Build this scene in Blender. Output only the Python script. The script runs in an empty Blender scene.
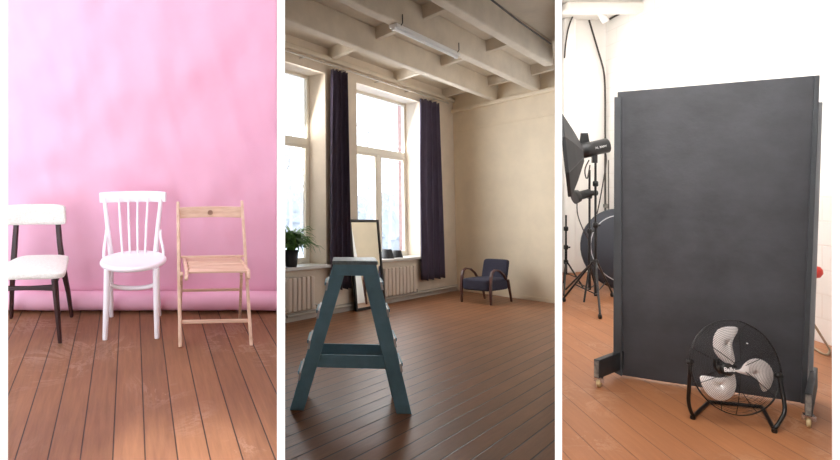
import bpy, bmesh, math, random
from mathutils import Vector, Matrix, noise
random.seed(7)
C = bpy.context.scene.collection
PX, PY, F = 280.0, 175.0, 600.0
CAMZ = 1.55
V = Vector

# ------------------------------------------------------------------ frames
class Frame:
    def __init__(s, M): s.M = M; s.I = M.inverted(); s.cam = s.I @ V((0, 0, CAMZ))
    def ray(s, u, v):
        return (s.I.to_3x3() @ V(((u-PX)/F, 1, (PY-v)/F)))
    def at(s, u, v, x=None, y=None, z=None):
        d = s.ray(u, v); k, val = (0, x) if x is not None else (1, y) if y is not None else (2, z)
        t = (val - s.cam[k]) / d[k]
        return s.cam + d*t
    def sub(s, loc, rz=0.0):
        return Frame(s.M @ Matrix.Translation(V(loc)) @ Matrix.Rotation(rz, 4, 'Z'))
def room(vh, H):
    a = math.atan((PY-vh)/F)
    return Frame(Matrix.Translation((0, 0, CAMZ)) @ Matrix.Rotation(a, 4, 'X') @ Matrix.Translation((0, 0, -H)))
R1 = room(88, 1.57)
R2 = room(222, 1.50)
R3 = room(175, 1.45)
W0 = Frame(Matrix.Identity(4))

# ------------------------------------------------------------------ mesh builder
class MB:
    def __init__(s): s.v = []; s.f = []; s.sm = []
    def add(s, vs, fs, smooth=False):
        b = len(s.v); s.v += [V(p) for p in vs]
        for f in fs: s.f.append([b+i for i in f]); s.sm.append(smooth)
        return s
    def box(s, c, d, M=None):
        x, y, z = d[0]/2, d[1]/2, d[2]/2
        vs = [V((i*x, j*y, k*z)) for i in (-1, 1) for j in (-1, 1) for k in (-1, 1)]
        if M is not None: vs = [M @ p for p in vs]
        vs = [p + V(c) for p in vs]
        return s.add(vs, [(0,1,3,2),(4,6,7,5),(0,4,5,1),(2,3,7,6),(0,2,6,4),(1,5,7,3)])
    def hexa(s, b, t):      # bottom quad, top quad
        vs = list(b)+list(t)
        return s.add(vs, [(3,2,1,0),(4,5,6,7),(0,1,5,4),(1,2,6,5),(2,3,7,6),(3,0,4,7)])
    def bar(s, p0, p1, w, t, side=V((1, 0, 0)), w1=None, t1=None):
        p0, p1 = V(p0), V(p1); d = (p1-p0).normalized(); side = V(side)
        n = d.cross(side).normalized(); sd = n.cross(d).normalized()
        w1 = w if w1 is None else w1; t1 = t if t1 is None else t1
        q = lambda p, a, b: [p - sd*a/2 - n*b/2, p + sd*a/2 - n*b/2, p + sd*a/2 + n*b/2, p - sd*a/2 + n*b/2]
        return s.hexa(q(p0, w, t), q(p1, w1, t1))
    def ribbon(s, pts, w, t, side, ws=None):   # rectangular section swept along points
        side = V(side); pts = [V(p) for p in pts]; rings = []
        for i, p in enumerate(pts):
            d = (pts[min(i+1, len(pts)-1)] - pts[max(i-1, 0)]).normalized()
            n = d.cross(side).normalized(); sd = n.cross(d).normalized()
            ww = ws[i] if ws else w
            rings.append([p - sd*ww/2 - n*t/2, p + sd*ww/2 - n*t/2, p + sd*ww/2 + n*t/2, p - sd*ww/2 + n*t/2])
        vs = [q for r in rings for q in r]; fs = [(3,2,1,0)]
        for i in range(len(pts)-1):
            for k in range(4): fs.append((i*4+k, i*4+(k+1) % 4, i*4+4+(k+1) % 4, i*4+4+k))
        e = (len(pts)-1)*4; fs.append((e, e+1, e+2, e+3))
        return s.add(vs, fs)
    def tube(s, pts, r, seg=10, closed=False):
        pts = [V(p) for p in pts]; n = len(pts)
        rs = r if isinstance(r, (list, tuple)) else [r]*n
        T = []
        for i in range(n):
            a = pts[(i-1) % n] if closed else pts[max(i-1, 0)]
            b = pts[(i+1) % n] if closed else pts[min(i+1, n-1)]
            T.append((b-a).normalized())
        up = V((0, 0, 1)) if abs(T[0].z) < .9 else V((1, 0, 0))
        N = (up - T[0]*up.dot(T[0])).normalized(); vs = []
        for i in range(n):
            N = (N - T[i]*N.dot(T[i])).normalized(); B = T[i].cross(N)
            for k in range(seg):
                a = 2*math.pi*k/seg
                vs.append(pts[i] + (N*math.cos(a) + B*math.sin(a))*rs[i])
        fs = []
        for i in range(n if closed else n-1):
            j = (i+1) % n
            for k in range(seg): fs.append((i*seg+k, i*seg+(k+1) % seg, j*seg+(k+1) % seg, j*seg+k))
        s.add(vs, fs, True)
        if not closed:
            s.add(vs[:seg], [tuple(reversed(range(seg)))]); s.add(vs[-seg:], [tuple(range(seg))])
        return s
    def lathe(s, prof, seg=32, M=None, smooth=True, sx=1, sy=1):
        vs = []
        for r, z in prof:
            for k in range(seg):
                a = 2*math.pi*k/seg; vs.append(V((r*math.cos(a)*sx, r*math.sin(a)*sy, z)))
        if M is not None: vs = [M @ p for p in vs]
        fs = []
        for i in range(len(prof)-1):
            for k in range(seg): fs.append((i*seg+k, i*seg+(k+1) % seg, (i+1)*seg+(k+1) % seg, (i+1)*seg+k))
        s.add(vs, fs, smooth)
        s.add(vs[:seg], [tuple(reversed(range(seg)))], False); s.add(vs[-seg:], [tuple(range(seg))], False)
        return s
    def prism(s, poly, ext):          # planar polygon (3d points) extruded by vector
        n = len(poly); e = V(ext); poly = [V(p) for p in poly]
        vs = poly + [p+e for p in poly]
        fs = [tuple(reversed(range(n))), tuple(range(n, 2*n))] + [(i, (i+1) % n, n+(i+1) % n, n+i) for i in range(n)]
        return s.add(vs, fs)
    def grid(s, fn, nu, nv, smooth=True):
        vs = [fn(i/nu, j/nv) for j in range(nv+1) for i in range(nu+1)]
        fs = [(j*(nu+1)+i, j*(nu+1)+i+1, (j+1)*(nu+1)+i+1, (j+1)*(nu+1)+i) for j in range(nv) for i in range(nu)]
        return s.add(vs, fs, smooth)
    def build(s, name, mat, frame=None, parent=None, bevel=0, subsurf=0, solid=0, bseg=2):
        me = bpy.data.meshes.new(name); me.from_pydata([tuple(p) for p in s.v], [], s.f)
        bm = bmesh.new(); bm.from_mesh(me)
        if bevel or subsurf: bmesh.ops.remove_doubles(bm, verts=bm.verts, dist=1e-5)
        bmesh.ops.recalc_face_normals(bm, faces=bm.faces); bm.to_mesh(me); bm.free()
        if len(me.polygons) == len(s.sm):
            me.polygons.foreach_set('use_smooth', s.sm)
        me.materials.append(mat)
        o = bpy.data.objects.new(name, me); C.objects.link(o)
        if parent is not None: o.parent = parent
        elif frame is not None: o.matrix_world = frame.M
        if solid:
            m = o.modifiers.new('s', 'SOLIDIFY'); m.thickness = solid; m.offset = 0
        if bevel:
            m = o.modifiers.new('b', 'BEVEL'); m.width = bevel; m.segments = bseg; m.limit_method = 'ANGLE'; m.angle_limit = math.radians(35)
            m.harden_normals = False
        if subsurf:
            m = o.modifiers.new('ss', 'SUBSURF'); m.levels = subsurf; m.render_levels = subsurf
            for p in me.polygons: p.use_smooth = True
        return o
def tag(o, label, cat, group=None):
    o['label'] = label; o['category'] = cat
    if group: o['group'] = group
    return o
def struct(o): o['kind'] = 'structure'; return o
def thing(name, frame, label, cat, group=None):
    o = bpy.data.objects.new(name, None); C.objects.link(o); o.empty_display_size = .1
    o.matrix_world = frame.M; return tag(o, label, cat, group)
def bez(a, b, c, d, n=10):
    a, b, c, d = map(V, (a, b, c, d))
    return [a*(1-t)**3 + b*3*t*(1-t)**2 + c*3*t*t*(1-t) + d*t**3 for t in [i/n for i in range(n+1)]]
def round_path(pts, r=.05, n=5):
    pts = [V(p) for p in pts]; out = [pts[0]]
    for i in range(1, len(pts)-1):
        p = pts[i]; a = (pts[i-1]-p); b = (pts[i+1]-p); ra = min(r, a.length*.45); rb = min(r, b.length*.45)
        p0 = p + a.normalized()*ra; p1 = p + b.normalized()*rb
        for k in range(n+1):
            t = k/n; out.append(p0*(1-t)**2 + p*2*t*(1-t) + p1*t*t)
    out.append(pts[-1]); return out

# ------------------------------------------------------------------ materials
def lin(c): return tuple(((x/255)/12.92 if x/255 <= .04045 else ((x/255+.055)/1.055)**2.4) for x in c) + (1,)
def mat(name, col, rough=.6, metal=0, bump=0, bscale=20, var=0, vscale=6, spec=None, sheen=0, stretch=None, col2=None):
    m = bpy.data.materials.new(name); m.use_nodes = True; nt = m.node_tree; b = nt.nodes['Principled BSDF']
    b.inputs['Base Color'].default_value = lin(col); b.inputs['Roughness'].default_value = rough; b.inputs['Metallic'].default_value = metal
    if spec is not None: b.inputs['Specular IOR Level'].default_value = spec
    if sheen: b.inputs['Sheen Weight'].default_value = sheen
    tc = nt.nodes.new('ShaderNodeTexCoord'); mp = nt.nodes.new('ShaderNodeMapping'); nt.links.new(tc.outputs['Object'], mp.inputs[0])
    if stretch: mp.inputs['Scale'].default_value = stretch
    if var or col2:
        n = nt.nodes.new('ShaderNodeTexNoise'); n.inputs['Scale'].default_value = vscale; n.inputs['Detail'].default_value = 5; n.inputs['Roughness'].default_value = .6
        nt.links.new(mp.outputs[0], n.inputs['Vector'])
        r = nt.nodes.new('ShaderNodeValToRGB'); r.color_ramp.elements[0].position = .3; r.color_ramp.elements[1].position = .72
        c2 = col2 if col2 else tuple(min(255, x*(1+var)) for x in col); c1 = col if col2 else tuple(x*(1-var) for x in col)
        r.color_ramp.elements[0].color = lin(c1); r.color_ramp.elements[1].color = lin(c2)
        nt.links.new(n.outputs['Fac'], r.inputs[0]); nt.links.new(r.outputs[0], b.inputs['Base Color'])
    if bump:
        n = nt.nodes.new('ShaderNodeTexNoise'); n.inputs['Scale'].default_value = bscale; n.inputs['Detail'].default_value = 4
        nt.links.new(mp.outputs[0], n.inputs['Vector'])
        bp = nt.nodes.new('ShaderNodeBump'); bp.inputs['Strength'].default_value = bump; bp.inputs['Distance'].default_value = .01
        nt.links.new(n.outputs['Fac'], bp.inputs['Height']); nt.links.new(bp.outputs[0], b.inputs['Normal'])
    return m
def emis(name, col, s):
    m = bpy.data.materials.new(name); m.use_nodes = True; b = m.node_tree.nodes['Principled BSDF']
    b.inputs['Emission Color'].default_value = lin(col); b.inputs['Emission Strength'].default_value = s; b.inputs['Base Color'].default_value = lin(col); return m
def plank_mat(name, ang, width, c_dark, c_light, gapcol, gapw=.05, rough=.45, scuff=None, off=0.0, scuffamt=.66, scuffscale=2.2):
    m = bpy.data.materials.new(name); m.use_nodes = True; nt = m.node_tree; N = nt.nodes; L = nt.links; b = N['Principled BSDF']
    tc = N.new('ShaderNodeTexCoord'); mp = N.new('ShaderNodeMapping'); mp.inputs['Rotation'].default_value = (0, 0, ang)
    mp.inputs['Location'].default_value = (off, 0, 0)
    L.new(tc.outputs['Object'], mp.inputs[0]); sx = N.new('ShaderNodeSeparateXYZ'); L.new(mp.outputs[0], sx.inputs[0])
    def math_(op, a, bb=None, clamp=False):
        n = N.new('ShaderNodeMath'); n.operation = op; n.use_clamp = clamp
        for i, q in enumerate((a, bb)):
            if q is None: continue
            if isinstance(q, (int, float)): n.inputs[i].default_value = q
            else: L.new(q, n.inputs[i])
        return n.outputs[0]
    q = math_('DIVIDE', sx.outputs['X'], width); idx = math_('FLOOR', q); fr = math_('SUBTRACT', q, idx)
    e = math_('MINIMUM', fr, math_('SUBTRACT', 1.0, fr))
    wn = N.new('ShaderNodeTexWhiteNoise'); wn.noise_dimensions = '1D'; L.new(idx, wn.inputs['W'])
    cb = N.new('ShaderNodeCombineXYZ')
    L.new(math_('MULTIPLY', sx.outputs['X'], 14), cb.inputs[0]); L.new(math_('ADD', math_('MULTIPLY', sx.outputs['Y'], 1.1), math_('MULTIPLY', wn.outputs['Value'], 40)), cb.inputs[1])
    g = N.new('ShaderNodeTexNoise'); g.inputs['Scale'].default_value = 3; g.inputs['Detail'].default_value = 8; g.inputs['Roughness'].default_value = .65; L.new(cb.outputs[0], g.inputs['Vector'])
    bl = N.new('ShaderNodeTexNoise'); bl.inputs['Scale'].default_value = 1.3; bl.inputs['Detail'].default_value = 3; L.new(tc.outputs['Object'], bl.inputs['Vector'])
    f = math_('ADD', math_('MULTIPLY', g.outputs['Fac'], .55), math_('ADD', math_('MULTIPLY', wn.outputs['Value'], .14), math_('MULTIPLY', bl.outputs['Fac'], .42)))
    r = N.new('ShaderNodeValToRGB'); r.color_ramp.elements[0].position = .3; r.color_ramp.elements[1].position = .82
    r.color_ramp.elements[0].color = lin(c_dark); r.color_ramp.elements[1].color = lin(c_light); L.new(f, r.inputs[0])
    last = r.outputs[0]
    if scuff:
        n = N.new('ShaderNodeTexNoise'); n.inputs['Scale'].default_value = scuffscale; n.inputs['Detail'].default_value = 9; n.inputs['Roughness'].default_value = .75; n.inputs['Distortion'].default_value = 1.2
        L.new(tc.outputs['Object'], n.inputs['Vector'])
        n2 = N.new('ShaderNodeTexNoise'); n2.inputs['Scale'].default_value = 1.9; n2.inputs['Detail'].default_value = 2; L.new(tc.outputs['Object'], n2.inputs['Vector'])
        ridge = math_('SUBTRACT', 1.0, math_('MULTIPLY', math_('ABSOLUTE', math_('SUBTRACT', n.outputs['Fac'], .5)), 26), True)
        sc = math_('MULTIPLY', math_('MULTIPLY', ridge, math_('MULTIPLY', math_('SUBTRACT', n2.outputs['Fac'], .5), 6, True), True), scuffamt, True)
        mx = N.new('ShaderNodeMix'); mx.data_type = 'RGBA'; L.new(sc, mx.inputs['Factor']); L.new(last, mx.inputs[6]); mx.inputs[7].default_value = lin(scuff); last = mx.outputs[2]
    gm = math_('SUBTRACT', 1.0, math_('DIVIDE', e, gapw), True)
    gm2 = math_('MULTIPLY', gm, 1.6, True)
    mx = N.new('ShaderNodeMix'); mx.data_type = 'RGBA'; L.new(gm2, mx.inputs['Factor']); L.new(last, mx.inputs[6]); mx.inputs[7].default_value = lin(gapcol)
    L.new(mx.outputs[2], b.inputs['Base Color']); b.inputs['Roughness'].default_value = rough
    bp = N.new('ShaderNodeBump'); bp.inputs['Strength'].default_value = .5; bp.inputs['Distance'].default_value = .004
    L.new(math_('ADD', math_('MULTIPLY', math_('SUBTRACT', 1.0, gm), 1.0), math_('MULTIPLY', g.outputs['Fac'], .35)), bp.inputs['Height']); L.new(bp.outputs[0], b.inputs['Normal'])
    return m

M = {}
M['edge'] = mat('white_paint', (252, 252, 252), .8, spec=.1)
M['plaster'] = mat('cream_plaster', (220, 206, 188), .8, bump=.25, bscale=9, var=.03, vscale=3)
M['plaster_r'] = mat('warm_plaster', (230, 214, 188), .8, bump=.3, bscale=6, var=.03, vscale=2)
M['ceil'] = mat('ceiling_paint', (212, 200, 182), .85, bump=.3, bscale=8, var=.04, vscale=3)
M['white_frame'] = mat('window_paint', (232, 226, 212), .4)
M['sillm'] = mat('sill_paint', (214, 212, 208), .35)
M['pink'] = mat('pink_paper', (238, 182, 203), .75, var=.01, vscale=4)
M['floor1'] = plank_mat('brown_boards', 0, .135, (112, 66, 44), (176, 114, 80), (48, 28, 20), .035, .42, (226, 196, 172), off=0.03, scuffamt=.5)
M['darkwood'] = mat('dark_wood', (50, 20, 17), .45, var=.2, vscale=10, stretch=(8, 8, 1))
M['boucle'] = mat('cream_boucle', (243, 238, 226), .95, bump=1.0, bscale=160, var=.05, vscale=90, sheen=.3)
M['whitewood'] = mat('white_lacquer', (246, 242, 244), .4)
M['pine'] = mat('pale_wood', (206, 170, 142), .5, col2=(236, 206, 180), vscale=4, stretch=(12, 12, 1))
M['pine_h'] = mat('pale_wood_rail', (206, 168, 140), .5, col2=(234, 204, 178), vscale=4, stretch=(1, 12, 12))
M['navy'] = mat('navy_cloth', (66, 56, 74), .9, var=.12, vscale=8, stretch=(6, 6, .5), sheen=.1)
M['radiator'] = mat('radiator_paint', (214, 200, 186), .45)
M['pipe'] = mat('pipe_paint', (190, 182, 172), .5)
M['black'] = mat('black_paint', (22, 22, 24), .4)
M['blackpot'] = mat('black_pot', (20, 20, 26), .5)
M['leaf'] = mat('green_leaf', (52, 92, 38), .5, col2=(96, 140, 66), vscale=12)
M['soil'] = mat('soil', (46, 32, 24), .95)
M['mirror'] = mat('mirror_glass', (245, 245, 240), .02, 1)
M['ladder'] = mat('teal_paint', (114, 163, 186), .5, var=.1, vscale=5, bump=.15, bscale=25)
M['ladder_top'] = mat('worn_teal_paint', (120, 140, 148), .45, var=.18, vscale=22)
M['step_edge'] = mat('lit_step_paint', (214, 218, 220), .4, var=.08, vscale=30)  # pale colour paints the light caught by the step edges
M['armfab'] = mat('slate_blue_cloth', (44, 42, 58), .9, bump=.4, bscale=200, var=.1, vscale=40)
M['armwood'] = mat('reddish_wood', (78, 44, 36), .4, var=.15, vscale=6)
M['tubew'] = mat('tube_glass', (240, 240, 238), .3)
M['wire'] = mat('dark_cord', (60, 54, 50), .6)
M['board'] = mat('dark_grey_board', (46, 48, 52), .55, col2=(66, 68, 73), vscale=3.2, bump=.25, bscale=14, stretch=(1, 1, 1.2))
M['board_f'] = mat('grey_frame_paint', (56, 60, 64), .5, var=.1)
M['greyedge'] = mat('pale_grey_paint', (150, 152, 154), .6)
M['footb'] = mat('worn_black_paint', (24, 26, 28), .5, col2=(46, 51, 56), vscale=14)
M['bare'] = mat('bare_end_wood', (52, 54, 56), .7, col2=(168, 162, 152), vscale=16)
M['castw'] = mat('yellowed_wheel', (216, 196, 150), .5)
M['chrome'] = mat('chrome', (200, 200, 204), .2, 1)
M['fanblk'] = mat('black_gloss_metal', (14, 14, 15), .28)
M['blade'] = mat('brushed_blade', (236, 232, 230), .35, .35)
M['white'] = mat('white_print', (240, 240, 240), .5)
M['stand'] = mat('stand_black', (12, 12, 14), .35)
M['softblk'] = mat('black_nylon', (22, 23, 26), .6, bump=.3, bscale=10)
M['softgry'] = mat('dark_nylon', (40, 44, 54), .6)
M['silver'] = mat('silver_fabric', (190, 192, 198), .5)
M['red'] = mat('red_plastic', (196, 52, 40), .4)
M['cord'] = mat('beige_cord', (170, 150, 124), .5)
M['snow'] = mat('snow', (225, 232, 245), .9)
M['bark'] = mat('hazed_bark', (176, 170, 168), .9)  # bark paled so the outdoor haze is in its colour
M['brickext'] = mat('brick_ext', (150, 96, 84), .9, var=.2, vscale=9)
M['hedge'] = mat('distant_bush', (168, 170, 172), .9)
M['slate'] = mat('pale_slate', (190, 170, 180), .8)
glass = bpy.data.materials.new('window_glass'); glass.use_nodes = True
nt = glass.node_tree; nt.nodes.remove(nt.nodes['Principled BSDF'])
tr = nt.nodes.new('ShaderNodeBsdfTransparent'); gl = nt.nodes.new('ShaderNodeBsdfGlossy'); gl.inputs['Roughness'].default_value = .02
mx = nt.nodes.new('ShaderNodeMixShader'); mx.inputs[0].default_value = .05
nt.links.new(tr.outputs[0], mx.inputs[1]); nt.links.new(gl.outputs[0], mx.inputs[2]); nt.links.new(mx.outputs[0], nt.nodes['Material Output'].inputs[0])
M['glass'] = glass

def brick_mat(name, c1, c2, mortar, ang, sc=1.0, bump=.35):
    m = bpy.data.materials.new(name); m.use_nodes = True; nt = m.node_tree; N = nt.nodes; L = nt.links; b = N['Principled BSDF']
    tc = N.new('ShaderNodeTexCoord'); sx = N.new('ShaderNodeSeparateXYZ'); L.new(tc.outputs['Object'], sx.inputs[0])
    cb = N.new('ShaderNodeCombineXYZ'); L.new(sx.outputs[ang], cb.inputs[0]); L.new(sx.outputs['Z'], cb.inputs[1])
    br = N.new('ShaderNodeTexBrick'); br.inputs['Scale'].default_value = sc; br.inputs['Brick Width'].default_value = .6; br.inputs['Row Height'].default_value = .2
    br.inputs['Mortar Size'].default_value = .008; br.inputs['Mortar Smooth'].default_value = .6
    br.inputs['Color1'].default_value = lin(c1); br.inputs['Color2'].default_value = lin(c2); br.inputs['Mortar'].default_value = lin(mortar)
    L.new(cb.outputs[0], br.inputs['Vector']); L.new(br.outputs['Color'], b.inputs['Base Color'])
    bp = N.new('ShaderNodeBump'); bp.inputs['Strength'].default_value = bump; bp.inputs['Distance'].default_value = .01; bp.invert = True
    nz = N.new('ShaderNodeTexNoise'); nz.inputs['Scale'].default_value = 5; nz.inputs['Detail'].default_value = 5; L.new(tc.outputs['Object'], nz.inputs['Vector'])
    ad = N.new('ShaderNodeMath'); ad.operation = 'ADD'; L.new(br.outputs['Fac'], ad.inputs[0]); L.new(nz.outputs['Fac'], ad.inputs[1])
    L.new(ad.outputs[0], bp.inputs['Height']); L.new(bp.outputs[0], b.inputs['Normal']); b.inputs['Roughness'].default_value = .7
    return m
M['wbrick'] = brick_mat('white_brick', (244, 238, 230), (248, 242, 234), (236, 228, 219), 'Y', .9, .25)
M['wwall'] = mat('white_plaster', (243, 239, 233), .75, bump=.5, bscale=5, var=.015, vscale=3)
M['rbrick'] = brick_mat('red_brick', (150, 112, 108), (164, 128, 122), (190, 182, 180), 'Y', 2.5, .4)

# ------------------------------------------------------------------ camera
cd = bpy.data.cameras.new('camera'); cam = bpy.data.objects.new('camera', cd); C.objects.link(cam)
cam.location = (0, 0, CAMZ); cam.rotation_euler = (math.pi/2, 0, 0)
cd.sensor_fit = 'HORIZONTAL'; cd.sensor_width = 36; cd.lens = 36*F/840; cd.shift_x = (420-PX)/840; cd.shift_y = -(230-PY)/840
cd.clip_start = .05; cd.clip_end = 500
bpy.context.scene.camera = cam

# ------------------------------------------------------------------ shell: three rooms side by side, split by radial partition walls
Y0 = 1.6; TOP = 5.3; BOT = -1.4
def ux(u, y): return (u-PX)/F*y
def wedge(name, u0, u1, y1, y0=Y0, m=M['edge'], inset=0.0):
    # a wall whose two faces run straight away from the middle of the lobby
    b = [V((ux(u0, y0), y0, BOT)), V((ux(u1, y0), y0, BOT)), V((ux(u1, y1)-inset, y1, BOT)), V((ux(u0, y1)+inset, y1, BOT))]
    t = [p + V((0, 0, TOP-BOT)) for p in b]
    return struct(MB().hexa(b, t).build(name, m, W0))
wedge('wall_divider', 277, 285, 10.6, inset=.02)
wedge('wall_divider.001', 555, 562, 11.9, inset=.02)
wedge('wall_left_end', -260, 8, 2.0)
wedge('wall_right_end', 832, 1090, 10.5)
# lobby around the camera
lx0, lx1 = ux(-260, Y0), ux(1090, Y0)
mb = MB(); mb.box(((lx0+lx1)/2, -2.05, (TOP+BOT)/2), (lx1-lx0+.2, .1, TOP-BOT)); struct(mb.build('wall_back', M['plaster'], W0))
mb = MB(); mb.box((lx0-.05, (-2+Y0)/2, (TOP+BOT)/2), (.1, 2+Y0, TOP-BOT)); struct(mb.build('wall_lobby_left', M['plaster'], W0))
mb = MB(); mb.box((lx1+.05, (-2+Y0)/2, (TOP+BOT)/2), (.1, 2+Y0, TOP-BOT)); struct(mb.build('wall_lobby_right', M['plaster'], W0))
mb = MB(); mb.box(((lx0+lx1)/2, (-2+Y0)/2+.1, -.1), (lx1-lx0, 2+Y0-.2, .1)); struct(mb.build('floor', M['floor1'], W0))
mb = MB(); mb.box(((lx0+lx1)/2, (-2+Y0)/2, TOP+.05), (lx1-lx0, 2+Y0, .1)); struct(mb.build('ceiling', M['ceil'], W0))

def wedge_plate(fr, u0, u1, z0, z1, y0, y1, slope=0.0, v=220):
    # horizontal plate between two lines of sight, in a room's frame; far edge y1 (+slope*x)
    def P(u, y):
        d = fr.ray(u, v); k = y/d.y
        return V((d.x*k, y))
    a, b = P(u0, y0), P(u1, y0); c, d = P(u1, y1), P(u0, y1)
    q = [V((p.x, p.y, 0)) for p in (a, b, c, d)]
    mb = MB(); mb.hexa([p+V((0, 0, z0)) for p in q], [p+V((0, 0, z1)) for p in q]); return mb

# ---- ROOM 1
B1 = R1.at(142, 312, z=0).y
# board direction: vanishing point (130, 88)
d1 = R1.ray(131, 88); a1 = math.atan2(d1.x, d1.y)
M['floor1b'] = plank_mat('brown_boards_studio', a1, .135, (110, 74, 50), (166, 118, 82), (44, 30, 22), .03, .5, (214, 184, 164), off=.13, scuffamt=.3)
struct(MB().box((-3.35, 3.3, (TOP+BOT)/2), (.12, 3.4, TOP-BOT)).build('wall_pink_studio_side', M['edge'], W0))
struct(wedge_plate(R1, -160, 281, -.08, 0, 1.2, B1+.5).build('floor_pink_studio', M['floor1b'], R1))
_x1 = R1.at(280.5, 150, y=B1+.42).x
struct(MB().box(((_x1-3.6)/2, B1+.42, 1.6), (3.6+_x1, .12, 4.6)).build('wall_pink_studio', M['edge'], R1))
struct(wedge_plate(W0, -260, 281, TOP, TOP+.1, 1.6, 6.2).build('ceiling_pink_studio', M['edge'], W0))

fr = R1.sub((R1.at(142, 312, z=0).x, B1, 0))
bd = thing('paper_backdrop', fr, 'pink paper backdrop hanging behind the three chairs with its roll on the floor', 'backdrop')
xl = fr.at(-70, 250, y=.1).x; xr = fr.at(277.2, 200, y=.1).x
def sheet(s, t):
    x = xl + (xr-xl)*s; z = .05 + 3.5*t
    p = V((x*1.0+z*.35, 0, z*.8 - x*.3))
    n = noise.noise(p*2.6)*.030 + noise.noise(p*5.2+V((3, 1, 7)))*.017*min(1, t*3) + noise.noise(V((x*9+z*2.5, 5, z*2.6-x)))*.010 + noise.noise(V((x*7+z*1.5, 2, z*5-x*2)))*.008
    n += .006*math.sin(x*2.3+z*1.1)
    return V((x, .09 + n*min(1, .15+t*3), z))
MB().grid(sheet, 170, 190).build('paper_sheet', M['pink'], parent=bd, solid=.002)
rl = MB(); rr = .068
n = 60
prof = []
rl.tube([V((xl + (xr-xl)*i/n, .012+.004*math.sin(i*.5), rr+.012)) for i in range(n+1)], rr, 32)
rl.build('paper_roll', M['pink'], parent=bd)

# chairs
# -- upholstered chair
fl = R1.floor = lambda u, v: R1.at(u, v, z=0)
fr = R1.sub(R1.at(28, 343.5, z=0), math.radians(3))
ch = thing('dining_chair', fr, 'cream boucle upholstered chair with dark wooden legs, cut off by the left edge', 'chair')
A = fr.at
hw = A(60, 342, y=0).x
def legbar(mb, p0, p1, w0, t0, w1, t1): mb.bar(p0, p1, w0, t0, (1, 0, 0), w1, t1)
for sx in (-1, 1):
    top = A(54, 272, y=.04); 
    mb = MB(); mb.tube([V((sx*hw, 0, 0)), V((sx*(hw+top.x)/2, .02, top.z/2)), V((sx*top.x, .04, top.z))], [.0125, .018, .022], 12)
    mb.build('leg', M['darkwood'], parent=ch)
yr = .40
rx = A(70.5, 318, y=yr); px_ = A(62, 268, y=yr-.05); tp = A(56, 218, y=yr+.0)
cx = (A(40, 300, y=yr).x)
offx = A(9.5, 318, y=yr).x
for sx, bx_, mx_, tx_ in ((1, rx.x, px_.x, tp.x), (-1, offx, A(12, 268, y=yr-.05).x, A(16, 218, y=yr).x)):
    mb = MB(); mb.ribbon([V((bx_, yr+.03, 0)), V((bx_*.6+mx_*.4, yr+.01, px_.z*.5)), V((mx_, yr-.03, px_.z)), V(((mx_+tx_)/2, yr-.01, (px_.z+tp.z)/2)), V((tx_, yr+.03, tp.z+.05))], .03, .028, (1, 0, 0), [.022, .028, .038, .034, .03])
    mb.build('leg', M['darkwood'], parent=ch, bevel=.006)
# seat cushion
zs = A(40, 281, y=-.01).z
x1 = A(67.5, 258, y=.33).x; x1f = A(63.5, 275, y=0).x; zt = A(40, 257, y=.33).z
def cushion(mb, x0, x1, y0, y1, z0, z1, dome=.015, r=.03, nx=14, ny=14, taper=.0):
    def P(s, t, top):
        x = x0+(x1-x0)*s; y = y0+(y1-y0)*t
        xx = (x-(x0+x1)/2)*(1-taper*t)+(x0+x1)/2
        e = min(1, min(s, 1-s)*(x1-x0)/r, min(t, 1-t)*(y1-y0)/r); k = math.sqrt(max(0, 1-(1-e)**2))
        h = (z1-z0)/2; zc = (z0+z1)/2
        return V((xx, y, zc + (h*k*.9 + dome*k*math.sin(math.pi*s)*math.sin(math.pi*t) + h*.1)*(1 if top else -1)))
    vs = []; 
    mb.grid(lambda s, t: P(s, t, True), nx, ny); mb.grid(lambda s, t: P(s, t, False), nx, ny)
    for k in range(4):
        pass
    return mb
def pillow(x0, x1, y0, y1, z0, z1, n=5):
    # closed rounded block: subdivided cube for a subsurf
    mb = MB(); mb.box(((x0+x1)/2, (y0+y1)/2, (z0+z1)/2), (x1-x0, y1-y0, z1-z0)); return mb
def rblock(name, m, parent, x0, x1, y0, y1, z0, z1, bev, wob=0, taper=0, warp=None, frame=None, seg=5):
    mb = MB(); nx, ny, nz = 8, 8, 3
    bm = bmesh.new(); bmesh.ops.create_cube(bm, size=1)
    bmesh.ops.subdivide_edges(bm, edges=bm.edges[:], cuts=6, use_grid_fill=True)
    for v in bm.verts:
        p = v.co.copy(); q = V((p.x*2, p.y*2, p.z*2)); h = V(((x1-x0)/2, (y1-y0)/2, (z1-z0)/2))
        w = V((q.x*h.x, q.y*h.y, q.z*h.z)); o = V([max(-(hh-bev), min(hh-bev, c)) for hh, c in zip(h, w)])
        # push surface points out to rounded box
        d = w-o
        if d.length > 1e-6: w = o + d.normalized()*bev
        w.x *= 1-taper*(q.y+1)/2
        if wob: w.z += wob*(1-q.x**2)*(1-q.y**2)*(1 if q.z > 0 else 0)
        w += V(((x0+x1)/2, (y0+y1)/2, (z0+z1)/2))
        if warp: w = warp(w)
        v.co = w
    me = bpy.data.meshes.new(name); bm.to_mesh(me); bm.free(); me.materials.append(m)
    for p in me.polygons: p.use_smooth = True
    o = bpy.data.objects.new(name, me); C.objects.link(o)
    if parent is not None: o.parent = parent
    elif frame is not None: o.matrix_world = frame.M
    mo = o.modifiers.new('ss', 'SUBSURF'); mo.levels = 1; mo.render_levels = 2
    return o
rblock('seat', M['boucle'], ch, -x1f-.01, x1f+.01, -.02, yr+.0, zs, zt, .032, wob=.012, warp=lambda w: V((w.x*(1-max(0, w.y)/.4*(1-A(67.5, 253, y=.38).x/x1f)), w.y, w.z)))
bz0, bz1 = A(40, 225, y=yr).z, A(40, 204.5, y=yr).z
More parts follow.
